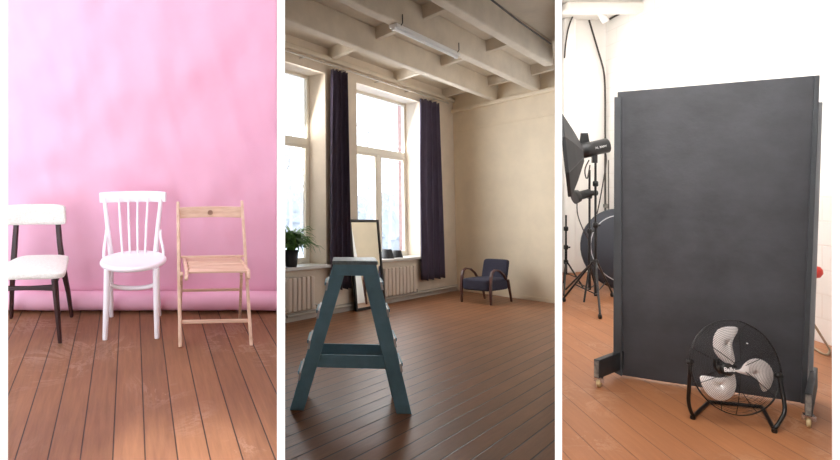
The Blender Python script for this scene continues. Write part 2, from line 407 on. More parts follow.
xr_ = A(66.5, 212, y=yr).x; xl_ = A(3, 212, y=yr).x; xm = (xr_+xl_)/2
rblock('backrest', M['boucle'], ch, xl_, xr_, yr-.035, yr+.015, bz0, bz1, .022,
       warp=lambda w: V((w.x, w.y - .05*((w.x-xm)/.25)**2 + .03, w.z + .012*((w.x-xm)/.25)**2*0 )))
zr = A(30, 288, y=.03).z
pts = [V((-hw*.97 + 2*hw*.97*i/10, .03, zr)) for i in range(11)]
MB().ribbon(pts, .04, .022, (0, 0, 1), [.046-.022*math.sin(math.pi*i/10)**.7 for i in range(11)]).build('front_rail', M['darkwood'], parent=ch, bevel=.004)
for sx in (-1, 1):
    MB().bar((sx*hw*.95, .04, zr+.05), ((A(64, 285, y=yr-.02).x if sx > 0 else A(12, 285, y=yr-.02).x), yr-.01, zr+.03), .016, .03).build('side_rail', M['darkwood'], parent=ch, bevel=.004)

# -- white spindle chair
fr = R1.sub(R1.at(131.3, 339, z=0), math.radians(4)); A = fr.at
ch = thing('spindle_chair', fr, 'white painted spindle-back chair with a round seat, middle chair before the pink paper', 'chair')
zst = A(132, 266, y=0.0).z; zsb = A(132, 272, y=-.0).z
sc = A(133, 260, y=.19)
Rs = (A(166, 259, y=.16).x - A(100, 259, y=.16).x)/2; sxc = (A(166, 259, y=.16).x + A(100, 259, y=.16).x)/2
Tm = Matrix.Translation((sxc, .17, zst-.036))
MB().lathe([(Rs*.9, 0), (Rs*.97, .006), (Rs, .016), (Rs, .026), (Rs*.975, .034), (Rs*.93, .036), (Rs*.85, .030), (Rs*.4, .027), (0.001, .026)], 48, Tm, sy=.97*.2/Rs if False else 1.0).build('seat', M['whitewood'], parent=ch)
for (fu, tu) in ((105, 107.6), (157, 156.2)):
    a = A(fu, 339, y=0); b = A(tu, 272, y=.045)
    MB().tube([V((a.x, 0, 0)), V((a.x, 0.003, .02)), V(((a.x+b.x)/2, .02, b.z/2)), V((b.x, .045, zst-.03))], [.015, .016, .0195, .022], 16).build('leg', M['whitewood'], parent=ch)
yb = .33
for (fu, mu, tu) in ((110, 111, 104.5), (158, 155.5, 161)):
    a = A(fu+1.5, 318, y=yb+.06); m_ = A(mu, 256, y=yb); t_ = A(tu, 200, y=yb+.09)
    MB().tube([V((a.x, yb+.06, 0)), V(((a.x+m_.x)/2, yb+.02, m_.z*.5)), V((m_.x, yb, m_.z)), V(((m_.x*.55+t_.x*.45), yb+.035, (m_.z+t_.z)/2)), V((t_.x, yb+.09, t_.z+.01))], [.014, .018, .019, .0155, .0135], 16).build('leg', M['whitewood'], parent=ch)
for (bu, tu) in ((122.4, 119), (129.9, 128.3), (137.6, 137.7), (145, 147.9)):
    b = A(bu, 254, y=yb-.01); t_ = A(tu, 200, y=yb+.08)
    MB().tube([V((b.x, yb-.01, zst-.02)), V(((b.x+t_.x)/2, yb+.03, (zst+t_.z)/2)), V((t_.x, yb+.08, t_.z+.01))], [.0075, .0085, .007], 10).build('spindle', M['whitewood'], parent=ch)
l = A(99.5, 197, y=yb+.09); r = A(166.3, 197, y=yb+.09); zt0 = A(132, 203, y=yb+.08).z; zt1 = A(132, 191.5, y=yb+.1).z
pts = [V((l.x+(r.x-l.x)*i/12, yb+.085 + .03*(1-((i-6)/6)**2), (zt0+zt1)/2)) for i in range(13)]
MB().ribbon(pts, zt1-zt0, .022, (0, .12, 1), [ (zt1-zt0)*(1-.10*((i-6)/6)**4) for i in range(13)]).build('top_rail', M['whitewood'], parent=ch, bevel=.006)
for (p, q, s_) in (((106.5, 230), (103.6, 257), -1), ((160.6, 230), (163.6, 257), 1)):
    a = A(*p, y=yb+.04); b = A(*q, y=yb-.10)
    MB().tube(bez(a, V((a.x+s_*.002, yb-.02, a.z-.09)), V((b.x+s_*.0, yb-.07, b.z+.09)), V((b.x, yb-.10, zst-.02)), 10), .0095, 10).build('brace', M['whitewood'], parent=ch)
zl = A(132, 288, y=.10).z
a = A(109, 284, y=.03); b = A(156, 284, y=.03)
za_ = A(111, 284.5, y=.04).z; zm_ = A(132, 289.5, y=.10).z - .008
pts = bez(V((a.x, .035, za_)), V((a.x+.05, .125, zm_)), V((b.x-.05, .125, zm_)), V((b.x, .035, za_)), 14)
MB().tube(pts, .0145, 12).build('stretcher', M['whitewood'], parent=ch)

# -- folding chair
fr = R1.sub(R1.at(215.7, 346.4, z=0), math.radians(3)); A = fr.at
ch = thing('folding_chair', fr, 'pale bare wooden folding chair, rightmost before the pink paper', 'chair')
yt = .36; yre = .46
fl_, fr_ = A(180.4, 346.4, y=0), A(251.3, 346.4, y=0)
tl, tr_ = A(178, 202, y=yt), A(241.8, 201, y=yt)
for (a, b) in ((fl_, tl), (fr_, tr_)):
    MB().ribbon([V((a.x, 0, 0)), V((a.x*.5+b.x*.5, yt*.47, b.z*.5)), V((b.x, yt, b.z))], .021, .034, (1, 0, 0), [.021, .021, .019]).build('long_leg', M['pine'], parent=ch, bevel=.004)
zse = A(215, 273, y=.0).z
sf_l, sf_r = A(186.5, 276, y=-.02), A(248.5, 276, y=-.02)
rl_, rr2 = A(177.5, 315, y=yre), A(239.8, 315, y=yre)
for (a, b, s_) in ((sf_l, rl_, 1), (sf_r, rr2, -1)):
    q = V((b.x+ (0.016 if s_ > 0 else -.0), yre, 0)); p = V((A(181.5 if s_ > 0 else 241.5, 275, y=.06).x, .06, zse-.02))
    MB().bar(q, p, .019, .03, (1, 0, 0)).build('short_leg', M['pine'], parent=ch, bevel=.004)
# seat: side rails with rounded noses and slats
zb = A(215, 258.5, y=.33).z
for a, bu in ((sf_l, 184), (sf_r, 238)):
    b = A(bu, 259, y=.33)
    MB().ribbon([V((a.x, -.045, zse-.028)), V((a.x, -.03, zse-.008)), V((a.x, .0, zse+.004)), V((b.x, .33, zse+.006))], .022, .03, (1, 0, 0)).build('seat_rail', M['pine'], parent=ch, bevel=.009, bseg=3)
ns = 5
for i in range(ns):
    y0 = -.005 + .335*i/ns; y1 = y0 + .335/ns - .006
    k0 = y0/.33
    xa = sf_l.x + (A(184, 259, y=.33).x-sf_l.x)*k0+.01; xb = sf_r.x + (A(238, 259, y=.33).x-sf_r.x)*k0-.01
    MB().box(((xa+xb)/2, (y0+y1)/2, zse+.006), (xb-xa, y1-y0, .012)).build('seat_slat', M['pine_h'], parent=ch, bevel=.002)
def legx(z):  # x of long legs at height z
    k = z/tl.z
    return fl_.x+(tl.x-fl_.x)*k, fr_.x+(tr_.x-fr_.x)*k, yt*k
for (v_, hh) in ((320.6, .022), (256, .014)):
    y = .07 if v_ > 300 else .23
    z = A(215, v_, y=y).z; xa, xb, yy = legx(z)
    MB().bar((xa, yy, z), (xb, yy, z), .014 if hh > .02 else .01, hh, (0, 1, 0)).build('stretcher', M['pine_h'], parent=ch, bevel=.003)
z = A(210, 290, y=.33).z
MB().bar((rl_.x+.02, .33, z), (rr2.x, .33, z), .012, .018, (0, 1, 0)).build('stretcher', M['pine_h'], parent=ch, bevel=.003)
z0 = A(210, 218, y=yt-.03).z; z1 = A(210, 207, y=yt-.02).z
xa, xb, _ = legx((z0+z1)/2)
pts = [V((xa+(xb-xa)*i/12, yt-.03+.028*(1-((i-6)/6)**2), (z0+z1)/2)) for i in range(13)]
bo = MB().ribbon(pts, z1-z0, .013, (0, .1, 1)).build('backrest', M['pine_h'], parent=ch, bevel=.003)
cxm = A(210.3, 212.5, y=yt-.01)
MB().lathe([(.012, 0), (.014, .0015), (.016, .0015), (.017, 0)], 20, Matrix.Translation((cxm.x, yt-.0115, cxm.z)) @ Matrix.Rotation(math.pi/2, 4, 'X')).build('round_stamp', mat('burnt_mark', (176, 138, 116), .6), parent=bo)

# ------------------------------------------------------------------ ROOM 2
c0 = R2.at(457, 290, z=0)
dW = V((.664, .747, 0)); WW = R2.sub(c0, math.atan2(.747, .664)); A = WW.at     # x to the corner, y outwards through the window wall
e2 = R2.at(553, 303, z=0); dR = (e2-c0).normalized()
HC = 4.42
far = e2 + dR*1.2
# floor
fa = math.atan2(dW.x, dW.y)
M['floor2'] = plank_mat('varnished_boards', fa, .142, (108, 70, 45), (160, 107, 72), (44, 28, 19), .055, .42, None)
def room2_plate(z0, z1, v):
    def rayxy(u, y): d = R2.ray(u, v); return V((d.x/d.y*y, y, 0))
    def cross(u, p, q):
        d = R2.ray(u, v); a = d.x/d.y; e = q-p; k = (a*p.y-p.x)/(e.x-a*e.y); return p+e*k
    n_ = WW.M.to_3x3()
    o1 = c0 + V((-.747, .664, 0))*.38; 
    nr_ = V((-dR.y, dR.x, 0)); o2 = c0 + nr_*.25 if nr_.y > 0 else c0 - nr_*.25
    P = [rayxy(281, 1.3), cross(281, o1, o1+dW), o1 + dW*.35, cross(558, o2, o2+dR), rayxy(558, 1.3)]
    P = [V((p.x, p.y, z0)) for p in P]
    return MB().prism(P, (0, 0, z1-z0))
struct(room2_plate(-.08, 0, 300).build('floor_window_room', M['floor2'], R2))
# window wall with two openings
T = .42; sR = -.06
def WX(u, v=222, y=0): return A(u, v, y=y).x
w2l, w2r = WX(357.8), WX(421.8); w2t = A(357.8, 84.4, y=0).z; w2b = A(421, 257, y=0).z
w1r = WX(326); w1l = w1r - (w2r-w2l); w1t = A(326, 72, y=0).z; w1b = A(326, 266, y=0).z
wt = (w1t+w2t)/2; wb = (w1b+w2b)/2
xe = WX(279)-2.0
print('win', w1l, w1r, w2l, w2r, wt, wb, xe, 'z', w1t, w2t, w1b, w2b)
def x_start(y, z):
    P = WW.M @ V((0, y, z)); D = WW.M.to_3x3() @ V((1, 0, 0)); k = 1.2/F
    xa = (k*P.y - P.x)/(D.x - k*D.y)            # meets the partition
    xb = (1.85 - P.y)/D.y                        # or the lobby
    return max(xa, xb)
mb = MB()
def seg(x0, x1, z0, z1, y0=0, y1=T): mb.box(((x0+x1)/2, (y0+y1)/2, (z0+z1)/2), (x1-x0, y1-y0, z1-z0))
xs0 = x_start(0, 2); w1x = max(w1l, xs0)
seg(w1r, w2l, 0-.1, HC); seg(w2r, .4, -.1, HC)
seg(w1x, w1r, wt, HC); seg(w2l, w2r, wt, HC); seg(w1x, w1r, -.1, wb); seg(w2l, w2r, -.1, wb)
xs0 = x_start(0, 2)

struct(mb.build('wall_left', M['plaster'], WW))
# right wall
RW = R2.sub(c0, math.atan2(dR.y, dR.x))      # x along the wall toward the camera side
lenR = (e2-c0).length+1.3
struct(MB().box((lenR/2-.3, .15, HC/2-.05), (lenR+.6, .3, HC+.1)).build('wall_far', M['plaster_r'], RW))
# ceiling slab
struct(room2_plate(HC, HC+.12, 60).build('ceiling_window_room', M['ceil'], R2))
# close the gap between tilted slab and lobby ceiling
struct(MB().box((.5, 1.75, TOP-.42), (1.6, .1, 1.1)).build('wall_lintel', M['ceil'], W0))
# beams parallel to the window wall
bw, bz = .15, 4.02
def off_of(u, v, z=bz):
    p = A(u, v, z=z); return p.y
b_off = [off_of(495, 99), off_of(537, 89), off_of(555, 66)]
print('beam offsets', b_off, [A(285, 20, z=bz).y, A(400, 23, z=bz).y])
b_off = [b_off[0], b_off[1], b_off[2]]
nb = 0
def ceil_x_at(y):      # where the far wall is met in the window-wall frame, at offset y
    a = WW.I @ (R2.M @ c0); b = WW.I @ (R2.M @ e2); k = (y-a.y)/(b.y-a.y); return a.x + (b.x-a.x)*k
def x_end(y, z):
    P = WW.M @ V((0, y, z)); D = WW.M.to_3x3() @ V((1, 0, 0)); k = 278.3/F
    return (k*P.y - P.x)/(D.x - k*D.y)
for i, yo in enumerate(b_off + [b_off[2]-.93, b_off[2]-1.86, b_off[2]-2.8]):
    xf = min(ceil_x_at(yo), x_end(yo-bw/2, 4.2)-.1)
    x0 = x_start(yo-bw/2, 4.2)
    mb = MB(); mb.box(((x0+xf+.1)/2, yo+bw/2, (bz+HC)/2), (xf+.1-x0, bw, HC-bz))
    o = struct(mb.build('trim_beam' + ('' if i == 0 else '.%03d' % i), M['ceil'], WW, bevel=.02))
bays = [0.0] + [b for b in b_off] + [b_off[2]-.93, b_off[2]-1.86]
dRl = (WW.I.to_3x3() @ (R2.M.to_3x3() @ dR))
k_ = dRl.x/dRl.y
for j, y in enumerate(bays[:-1]):
    yA = y; yB = bays[j+1] + bw
    for t0 in (-.45, -2.5, -4.6, -6.7):
        xA = t0 + (yA)*k_; xB = t0 + (yB)*k_
        if min(xA, xB) < x_start(yA, 4.3)+.15 or max(xA, xB) > x_end(yB, 4.3)-.25 and j > 2: continue
        mb = MB(); w = .05
        mb.hexa([V((xA-w, yA, 4.24)), V((xA+w, yA, 4.24)), V((xB+w, yB, 4.24)), V((xB-w, yB, 4.24))],
                [V((xA-w*1.5, yA, HC)), V((xA+w*1.5, yA, HC)), V((xB+w*1.5, yB, HC)), V((xB-w*1.5, yB, HC))])
        struct(mb.build('trim_rib', M['ceil'], WW))
# cornices
zc = A(340, 64, y=-.05).z
mb = MB(); xc0 = x_start(-.03, 4.1); mb.box((xc0/2, -.035, zc+.03), (-xc0, .07, .09)); struct(mb.build('trim_cornice', M['ceil'], WW, bevel=.02))
z1 = RW.at(505, 100.5, y=0).z
mb = MB(); mb.box((lenR/2, -.05, z1), (lenR, .10, .08)); struct(mb.build('trim_cornice.001', M['plaster_r'], RW, bevel=.015))
z2 = RW.at(505, 123, y=0).z
mb = MB(); mb.box((lenR/2, -.008, z2), (lenR, .016, .03)); struct(mb.build('trim_ledge', M['plaster_r'], RW, bevel=.006))
# skirting
mb = MB(); xc0 = x_start(-.03, .1); mb.box((xc0/2, -.012, .06), (-xc0, .024, .14)); struct(mb.build('baseboard_left', M['pipe'], WW))
mb = MB(); mb.box((lenR/2, -.01, .035), (lenR, .02, .07)); struct(mb.build('baseboard_far', M['plaster_r'], RW))

# windows
RD = .34
def window(name, x0, x1, vtr, mull_u, u_tr):
    yA_, yB_ = RD, RD+.07
    fw = .055
    o = MB()
    def b(mb, xa, xb, za, zb_, ya=yA_, yb_=yB_): mb.box(((xa+xb)/2, (ya+yb_)/2, (za+zb_)/2), (xb-xa, yb_-ya, zb_-za))
    (b(o, x0, x0+fw, wb, wt) if mull_u > 0 else None); b(o, x1-fw, x1, wb, wt); b(o, x0+fw, x1-fw, wt-fw, wt); b(o, x0+fw, x1-fw, wb, wb+fw+.02)
    root = struct(o.build(name, M['white_frame'], WW, bevel=.008))
    ztr = A(u_tr, vtr, y=RD).z
    o = MB(); b(o, x0+fw, x1-fw, ztr-.06, ztr+.06, RD-.01, RD+.06); o.build('transom', M['white_frame'], parent=root, bevel=.006)
    xm_ = A(mull_u, 200, y=RD).x if mull_u > 0 else x0
    if mull_u != -1:
        o = MB(); b(o, xm_-.055, xm_+.055, wb+fw, ztr-.06, RD-.005, RD+.055); o.build('mullion', M['white_frame'], parent=root, bevel=.006)
    for (xa, xb) in ((x0+.01, x1-fw),) if mull_u == -1 else ((x0+fw, xm_-.055), (xm_+.055, x1-fw)):
        s = MB(); za, zb_ = wb+fw+.02, ztr-.06; q = .05
        b(s, xa, xa+q, za, zb_, RD+.0, RD+.05); b(s, xb-q, xb, za, zb_, RD, RD+.05); b(s, xa+q, xb-q, zb_-q, zb_, RD, RD+.05); b(s, xa+q, xb-q, za, za+q, RD, RD+.05)
        so = s.build('sash', M['white_frame'], parent=root, bevel=.006)
        g = MB(); b(g, xa+q, xb-q, za+q, zb_-q, RD+.03, RD+.034); g.build('pane', M['glass'], parent=so)
        if xa > xm_-.02:
            h = MB(); h.box((xa+q/2, RD-.012, (za+zb_)/2), (.03, .02, .14)); h.build('handle', M['white_frame'], parent=so, bevel=.005)
    g = MB(); b(g, x0+fw, x1-fw, ztr+.06, wt-fw, RD+.03, RD+.034); g.build('pane', M['glass'], parent=root)
    xq0 = x0-.06 if mull_u > 0 else x_start(-.05, 1)
    s = MB(); s.box(((xq0+x1+.06)/2, (RD-.06)/2-.03+.02, wb+.0), (x1+.06-xq0, RD+.1, .05))
    s.build('window_sill', M['sillm'], parent=root, bevel=.01)
    return root
window('window_1', x_start(RD, 2)-.02, w1r, 140, -1, 294)
window('window_2', w2l, w2r, 152.5, 378.7, 383)

# radiators
def radiator(ul, vt, ur, vb, vtr_, label):
    xa = WX(ul, y=-.08); xb = WX(ur, y=-.08)
    zt_ = A(ur, vtr_, y=-.08).z; zb_ = A(ul, vb, y=-.08).z
    f = WW.sub(((xa+xb)/2, -.08, 0)); t = thing('radiator', f, label, 'radiator', 'radiators under the windows')
    wd = xb-xa; n = max(6, round(wd/.125)); pitch = wd/n
    for i in range(n):
        xc = -wd/2 + (i+.5)*pitch
        mb = MB(); mb.box((xc, 0, (zt_+zb_)/2), (pitch*.8, .09, zt_-zb_)); mb.build('section', M['radiator'], parent=t, bevel=.02)
    for zz_ in (zb_+.05, zt_-.05): MB().tube([(-wd/2, 0.02, zz_), (wd/2, .02, zz_)], .02, 10).build('manifold', M['radiator'], parent=t)
    mb = MB(); mb.tube(round_path([(wd/2, .02, zb_+.05), (wd/2+.12, .02, zb_+.05), (wd/2+.12, .02, .12)], .03), .014, 8); mb.build('pipe', M['pipe'], parent=t)
    for sx in (-1, 1):
        mb = MB(); mb.box((sx*wd*.35, .045, zb_+.1), (.03, .05, .03)); mb.build('bracket', M['pipe'], parent=t)
radiator(286, 276, 313, 313, 275.5, 'ribbed beige radiator under the window with the potted plant')
radiator(382, 268, 414, 297.5, 265, 'ribbed beige radiator beside the black-framed mirror, under the far window')
# heating pipe along the wall
f = WW.sub((-5, -.045, .09))
mb = MB(); mb.tube([(x_start(-.07, .15)+5.16, 0, 0), (4.9, 0, 0)], .022, 10)
tag(mb.build('heating_pipe', M['pipe'], f), 'pale heating pipe running low along the window wall', 'pipe')
# curtains
def curtain(ul, ur, vt, vb, folds, label, seed):
    y0 = -.13
    xa, xb = A(ul, vb, y=y0).x, A(ur, vb, y=y0).x; zt_, zb_ = A((ul+ur)/2, vt, y=y0).z, A((ul+ur)/2, vb, y=y0).z
    f = WW.sub(((xa+xb)/2, y0, zb_)); t = thing('curtain', f, label, 'curtain', 'navy curtains beside the windows')
    w = xb-xa; H_ = zt_-zb_; rnd = random.Random(seed); ph = [rnd.uniform(-.5, .5) for _ in range(20)]
    def fn(s, q):
        z = H_*q; k = .80+.20*(1-q)
        x = (s-.5)*w*k; 
        a = s*folds*2*math.pi + ph[int(s*folds) % 20]*.6 + .35*math.sin(q*3+s*4)
        return V((x + .014*math.sin(a*2+1), (.065*math.sin(a))*(.75+.25*math.sin(s*9+2)) , z + .012*math.sin(a)*(1-q)))
    MB().grid(fn, folds*16, 26).build('cloth', M['navy'], parent=t, solid=.006)
    mb = MB()
    for i in range(folds):
        xx = (-.5+(i+.5)/folds)*w*.8
        mb = MB(); mb.tube([(xx, 0, H_-.02), (xx, 0, H_+.035)], .008, 6); mb.build('hook', M['pipe'], parent=t)
    return zt_
zt_ = curtain(332.5, 351, 71.5, 289, 4, 'dark navy curtain hanging between the two windows, behind the mirror and ladder', 3)
curtain(422.5, 445, 102, 279, 4, 'dark navy curtain at the right side of the far window, near the corner', 5)
zr_ = A(382, 84.5, y=-.13).z
f = WW.sub((0, -.13, 0))
xa_, xb_ = x_start(-.13, 4)+.03, WX(451, y=-.13)
rt = thing('curtain_rail', WW.sub(((xa_+xb_)/2, -.13, zt_+.05)), 'long thin curtain rail above both windows', 'curtain rail')
MB().tube([(-(xb_-xa_)/2, 0, 0), ((xb_-xa_)/2, 0, 0)], .014, 10).build('rod', M['pipe'], parent=rt)
for k in range(5):
    xx = (-.5+(k+.5)/5)*(xb_-xa_); MB().box((xx, .065, 0), (.02, .13, .02)).build('bracket', M['pipe'], parent=rt)

# mirror
ml, mr = R2.at(355.8, 311.5, z=0), R2.at(385.2, 306, z=0)
f0 = R2.sub(ml, math.atan2(mr.y-ml.y, mr.x-ml.x))
tl_ = f0.at(350, 219.8, y=.13); wdm = (mr-ml).length
f = R2.sub((ml+mr)/2, math.atan2(mr.y-ml.y, mr.x-ml.x))
tm = thing('standing_mirror', f, 'tall black-framed mirror leaning behind the ladder beside the far window', 'mirror')
Hm = f.at(364, 219.8, y=.13).z; lean = .13; tw = wdm/2
print('mirror', wdm, Hm)
up = V((0, lean, Hm)).normalized(); ln = math.hypot(lean, Hm)
xs_ = f.at(350.3, 219.8, y=lean).x; xs2 = f.at(377.6, 219.8, y=lean).x
print(xs_, xs2, tw)
fwid = .045
def mp_(x, s, d=0): return V((x, 0, 0)) + up*s + V((0, -up.z, up.y))*d
mb = MB()
for (a, b) in ((-tw+fwid/2, 1), (tw-fwid/2, 1)):
    mb.bar(mp_(a, 0, .0), mp_(a, ln, .0), fwid, .035, (1, 0, 0))
for s in (fwid/2, ln-fwid/2): mb.bar(mp_(-tw+fwid, s), mp_(tw-fwid, s), fwid, .035, up)
mb.build('frame', M['black'], parent=tm, bevel=.004)
mb = MB(); mb.bar(mp_(0, fwid), mp_(0, ln-fwid), 2*tw-2*fwid, .008, (1, 0, 0)); mb.build('mirror_glass', M['mirror'], parent=tm)

# armchair
FL, FR, RR, RL = [R2.at(*p, z=0) for p in ((461.8, 302), (490.9, 305.4), (502, 301.5), (480.4, 298))]
f = R2.sub((FL+FR)/2, math.atan2((FR-FL).y, (FR-FL).x)); A2 = f.at
wa = (FR-FL).length; da = ((RR-FR).length+(RL-FL).length)/2
t = thing('armchair', f, 'low slate-blue armchair with curved wooden arms in front of the far wall', 'chair')
hwA = wa/2; zsA = .44; 
for sx in (-1, 1):
    pts = [V((sx*hwA, 0, 0)), V((sx*hwA, .005, .25)), V((sx*hwA, .03, .50)), V((sx*hwA, .07, .585)), V((sx*hwA, .16, .62)), V((sx*hwA, .32, .60)), V((sx*hwA, .46, .52)), V((sx*hwA, .55, .42))]
    mb = MB(); mb.ribbon([pts[0], pts[1], pts[2], pts[3]], .04, .045, (1, 0, 0), [.03, .045, .045, .045]); mb.build('leg', M['armwood'], parent=t, bevel=.008)
    MB().ribbon(pts[3:], .05, .03, (1, 0, 0)).build('armrest', M['armwood'], parent=t, bevel=.01)
    MB().bar((sx*(hwA-.02), da+.02, 0), (sx*(hwA-.02), da-.10, .42), .03, .035, (1, 0, 0), .045, .05).build('leg', M['armwood'], parent=t, bevel=.006)
rblock('seat', M['armfab'], t, -hwA+.02, hwA-.02, -.03, da-.05, .23, .455, .04, wob=.015)
hgt = A2(486, 258.5, y=da).z
rblock('backrest', M['armfab'], t, -hwA+.05, hwA-.05, -.06, .06, .34, hgt, .035, warp=lambda w: V((w.x, w.y + da-.12 + (w.z-.34)*.30, w.z)))

# fluorescent light on second beam
yl = b_off[1]+.07
a = A(392, 26, z=bz-.03); b = A(454, 56, z=bz-.03)
f = WW.sub(((a.x+b.x)/2, yl, bz-.035)); wl = b.x-a.x
print('lamp', a, b, b_off)
t = thing('ceiling_light', f, 'long unlit white fluorescent strip light hanging along the ceiling beam', 'ceiling light')
MB().box((0, 0, .01), (wl, .12, .045)).build('housing', M['tubew'], parent=t, bevel=.006)
MB().tube([(-wl/2+.03, -.0, -.03), (wl/2-.03, -.0, -.03)], .016, 10).build('tube', M['tubew'], parent=t)
for sx in (-1, 1):
    MB().box((sx*(wl/2-.02), 0, -.028), (.03, .05, .04)).build('lamp_holder', M['tubew'], parent=t)
    MB().tube([(sx*(wl/2-.1), -.06, .02), (sx*(wl/2-.1), -.085, .05), (sx*(wl/2-.1), -.085, .16)], .007, 6).build('hanger', M['wire'], parent=t)
# cable along near beam
p = [A(488, -3, z=HC-.25), A(520, 22, z=HC-.25), A(551, 44, z=HC-.25)]
f = WW.sub(p[1]); q = [f.I @ (WW.M @ x) for x in p]
tag(MB().tube(q, .012, 6).build('cable', M['wire'], f), 'dark cable run along the right-hand ceiling beam', 'cable')

# plant on sill
f = WW.sub(A(287.5, 267.5, y=.06)); f = WW.sub((A(291.3, 267, y=.04).x, .04, wb+.025))
sc_ = 1
t = thing('potted_plant', f, 'bushy green potted plant in a dark pot on the left window sill', 'plant')
pr = (WX(294.5, y=.04)-WX(283, y=.04))*.42; ph_ = f.at(288, 250, y=0).z
pr = min(pr, .115); xlim = A(285.4, 240, y=.04).x - A(291.3, 267, y=.04).x
print('plant', pr, ph_)
MB().lathe([(pr*.72, 0), (pr*.78, .01), (pr, ph_), (pr*.93, ph_), (pr*.9, ph_-.02), (.001, ph_-.02)], 24).build('pot', M['blackpot'], parent=t)
mb = MB(); rnd = random.Random(11)
for i in range(230):
    az = rnd.uniform(0, 2*math.pi); L_ = rnd.uniform(.34, .74); el = rnd.uniform(.7, 1.45)
    n = 6; pts = []; p = V((rnd.uniform(-.05, .05), rnd.uniform(-.03, .03), ph_-.03))
    for k in range(n+1):
        pts.append(V((max(p.x, xlim+.01*(k % 3)), p.y, p.z))); e = el - k*.33*rnd.uniform(.6, 1.2)
        p = p + V((math.cos(az)*math.cos(e), math.sin(az)*math.cos(e)*.6, math.sin(e)))*L_/n
    side = V((-math.sin(az), math.cos(az), 0)); vs = []
    for k, q in enumerate(pts):
        w = .02*math.sin(math.pi*(k+.35)/(n+.6)); vs += [q-side*w, q+V((0, 0, w*.5)), q+side*w]
    mb.add(vs, [(k*3+j, k*3+j+1, k*3+j+4, k*3+j+3) for k in range(n) for j in (0, 1)], True)
mb.build('foliage', M['leaf'], parent=t)
# two small dark pots on the far sill
for k, (u0, u1, vt_) in enumerate(((382.3, 391.6, 249.2), (392.8, 400.8, 250.2))):
    yy = .1 if k == 0 else .12
    x0, x1_ = A(u0, 256, y=yy).x, A(u1, 256, y=yy).x; f = WW.sub(((x0+x1_)/2, yy, wb+.025)); r = (x1_-x0)/2*.80; h = f.at((u0+u1)/2, vt_, y=0).z
    mb = MB(); mb.lathe([(r, 0), (r*1.02, .012), (r*.95, .02), (r*.72, h*.92), (r*.6, h), (.001, h)], 24)
    tag(mb.build('flower_pot', M['blackpot'], f), ('larger dark upturned pot on the far window sill, beside the mirror frame', 'smaller dark upturned pot on the far window sill, away from the mirror')[k], 'pot', 'dark pots on the far sill')

# ladder
bl_, br_ = R2.at(296.7, 414.5, z=0), R2.at(402.5, 410, z=0)
f = R2.sub((bl_+br_)/2, math.radians(-6)); A3 = f.at
t = thing('stepladder', f, 'teal painted wooden double-sided stepladder standing on the brown floor', 'stepladder')
DP = .44
hT = A3(355, 264.5, y=.0).z
def quad(us, y):      # rail outline traced at plane y
    return [V((A3(u, v, y=y).x, y, A3(u, v, y=y).z)) for u, v in us]
Lr = [(333.6, 266), (347.5, 266), (303.8, 416), (289.6, 416)]
Rr = [(361.2, 266), (376.4, 266), (411.6, 408.5), (396.4, 408.5)]
railsN = []
for side in (Lr, Rr):
    q = quad(side, 0.0); q[0].z = q[1].z = hT; q[2].z = q[3].z = 0
    railsN.append(q)
    MB().prism(q, (0, .028, 0)).build('rail', M['ladder'], parent=t, bevel=.004)
for q in railsN:
    MB().prism([p + V((0, DP, 0)) for p in q], (0, .028, 0)).build('rail', M['ladder'], parent=t, bevel=.004)
def railx(q, z, outer, left):
    i, j = ((0, 3) if left else (1, 2)) if outer else ((1, 2) if left else (0, 3))
    k = z/hT; return q[j].x + (q[i].x-q[j].x)*k
for i, y in enumerate((0.0, DP)):
    for (v0, v1) in (((355.5, 368.5),) if i == 0 else ((355.5, 368.5),)):
        za, zb_ = A3(352, v1, y=0).z, A3(352, v0, y=0).z
        xa, xb = railx(railsN[0], (za+zb_)/2, False, True)-.012, railx(railsN[1], (za+zb_)/2, False, False)+.012
        MB().box(((xa+xb)/2, (.018 if i == 0 else DP+.018), (za+zb_)/2), (xb-xa, .018, zb_-za)).build('crossbar', M['ladder'], parent=t, bevel=.003)
# top platform + gusset
xa, xb = A3(332.2, 264, y=-.02).x, A3(378, 264, y=-.02).x
MB().box(((xa+xb)/2, DP/2+.017, hT+.015), (xb-xa, DP+.09, .03)).build('top_step', M['ladder_top'], parent=t, bevel=.005)
for y in (-.012, DP+.047):
    za = A3(352, 275.5, y=0).z; xq, xp = railx(railsN[0], (za+hT)/2, True, True)+.03, railx(railsN[1], (za+hT)/2, True, False)-.03
    MB().box(((xq+xp)/2, y, (za+hT)/2), (xp-xq, .02, hT-za)).build('head_board', M['ladder'], parent=t, bevel=.003)
for side, lst in ((0, ((326.3, 286), (318.5, 314), (310, 344.5), (301.5, 376))), (1, ((380.5, 285.5), (387.8, 313), (395, 342.5), (403.5, 367.5)))):
    for (u, v) in lst:
        z = A3(u, v, y=0).z
        xo = railx(railsN[side], z, True, side == 0); s_ = -1 if side == 0 else 1
        w = .115; tilt = 0
        MB().box((xo + s_*(.022-w/2), DP/2+.017, z+.012), (w, DP-.036-.035+.0, .026)).build('step', M['ladder'], parent=t, bevel=.003)
        # nosing sticking out past the rails, its lit look put into the colour
        mb = MB(); mb.hexa([V((xo+s_*.000, -.012, z-.035)), V((xo+s_*.018, -.012, z-.035)), V((xo+s_*.018, DP+.047, z-.035)), V((xo, DP+.047, z-.035))],
                           [V((xo-s_*.012, -.012, z+.03)), V((xo+s_*.006, -.012, z+.03)), V((xo+s_*.006, DP+.047, z+.03)), V((xo-s_*.012, DP+.047, z+.03))])
        mb.build('step_nosing', M['step_edge'], parent=t, bevel=.004)

# outside
gz = -3.2
struct(MB().box((2, 60, gz-.1), (200, 150, .2)).build('ground_snow', M['snow'], W0))
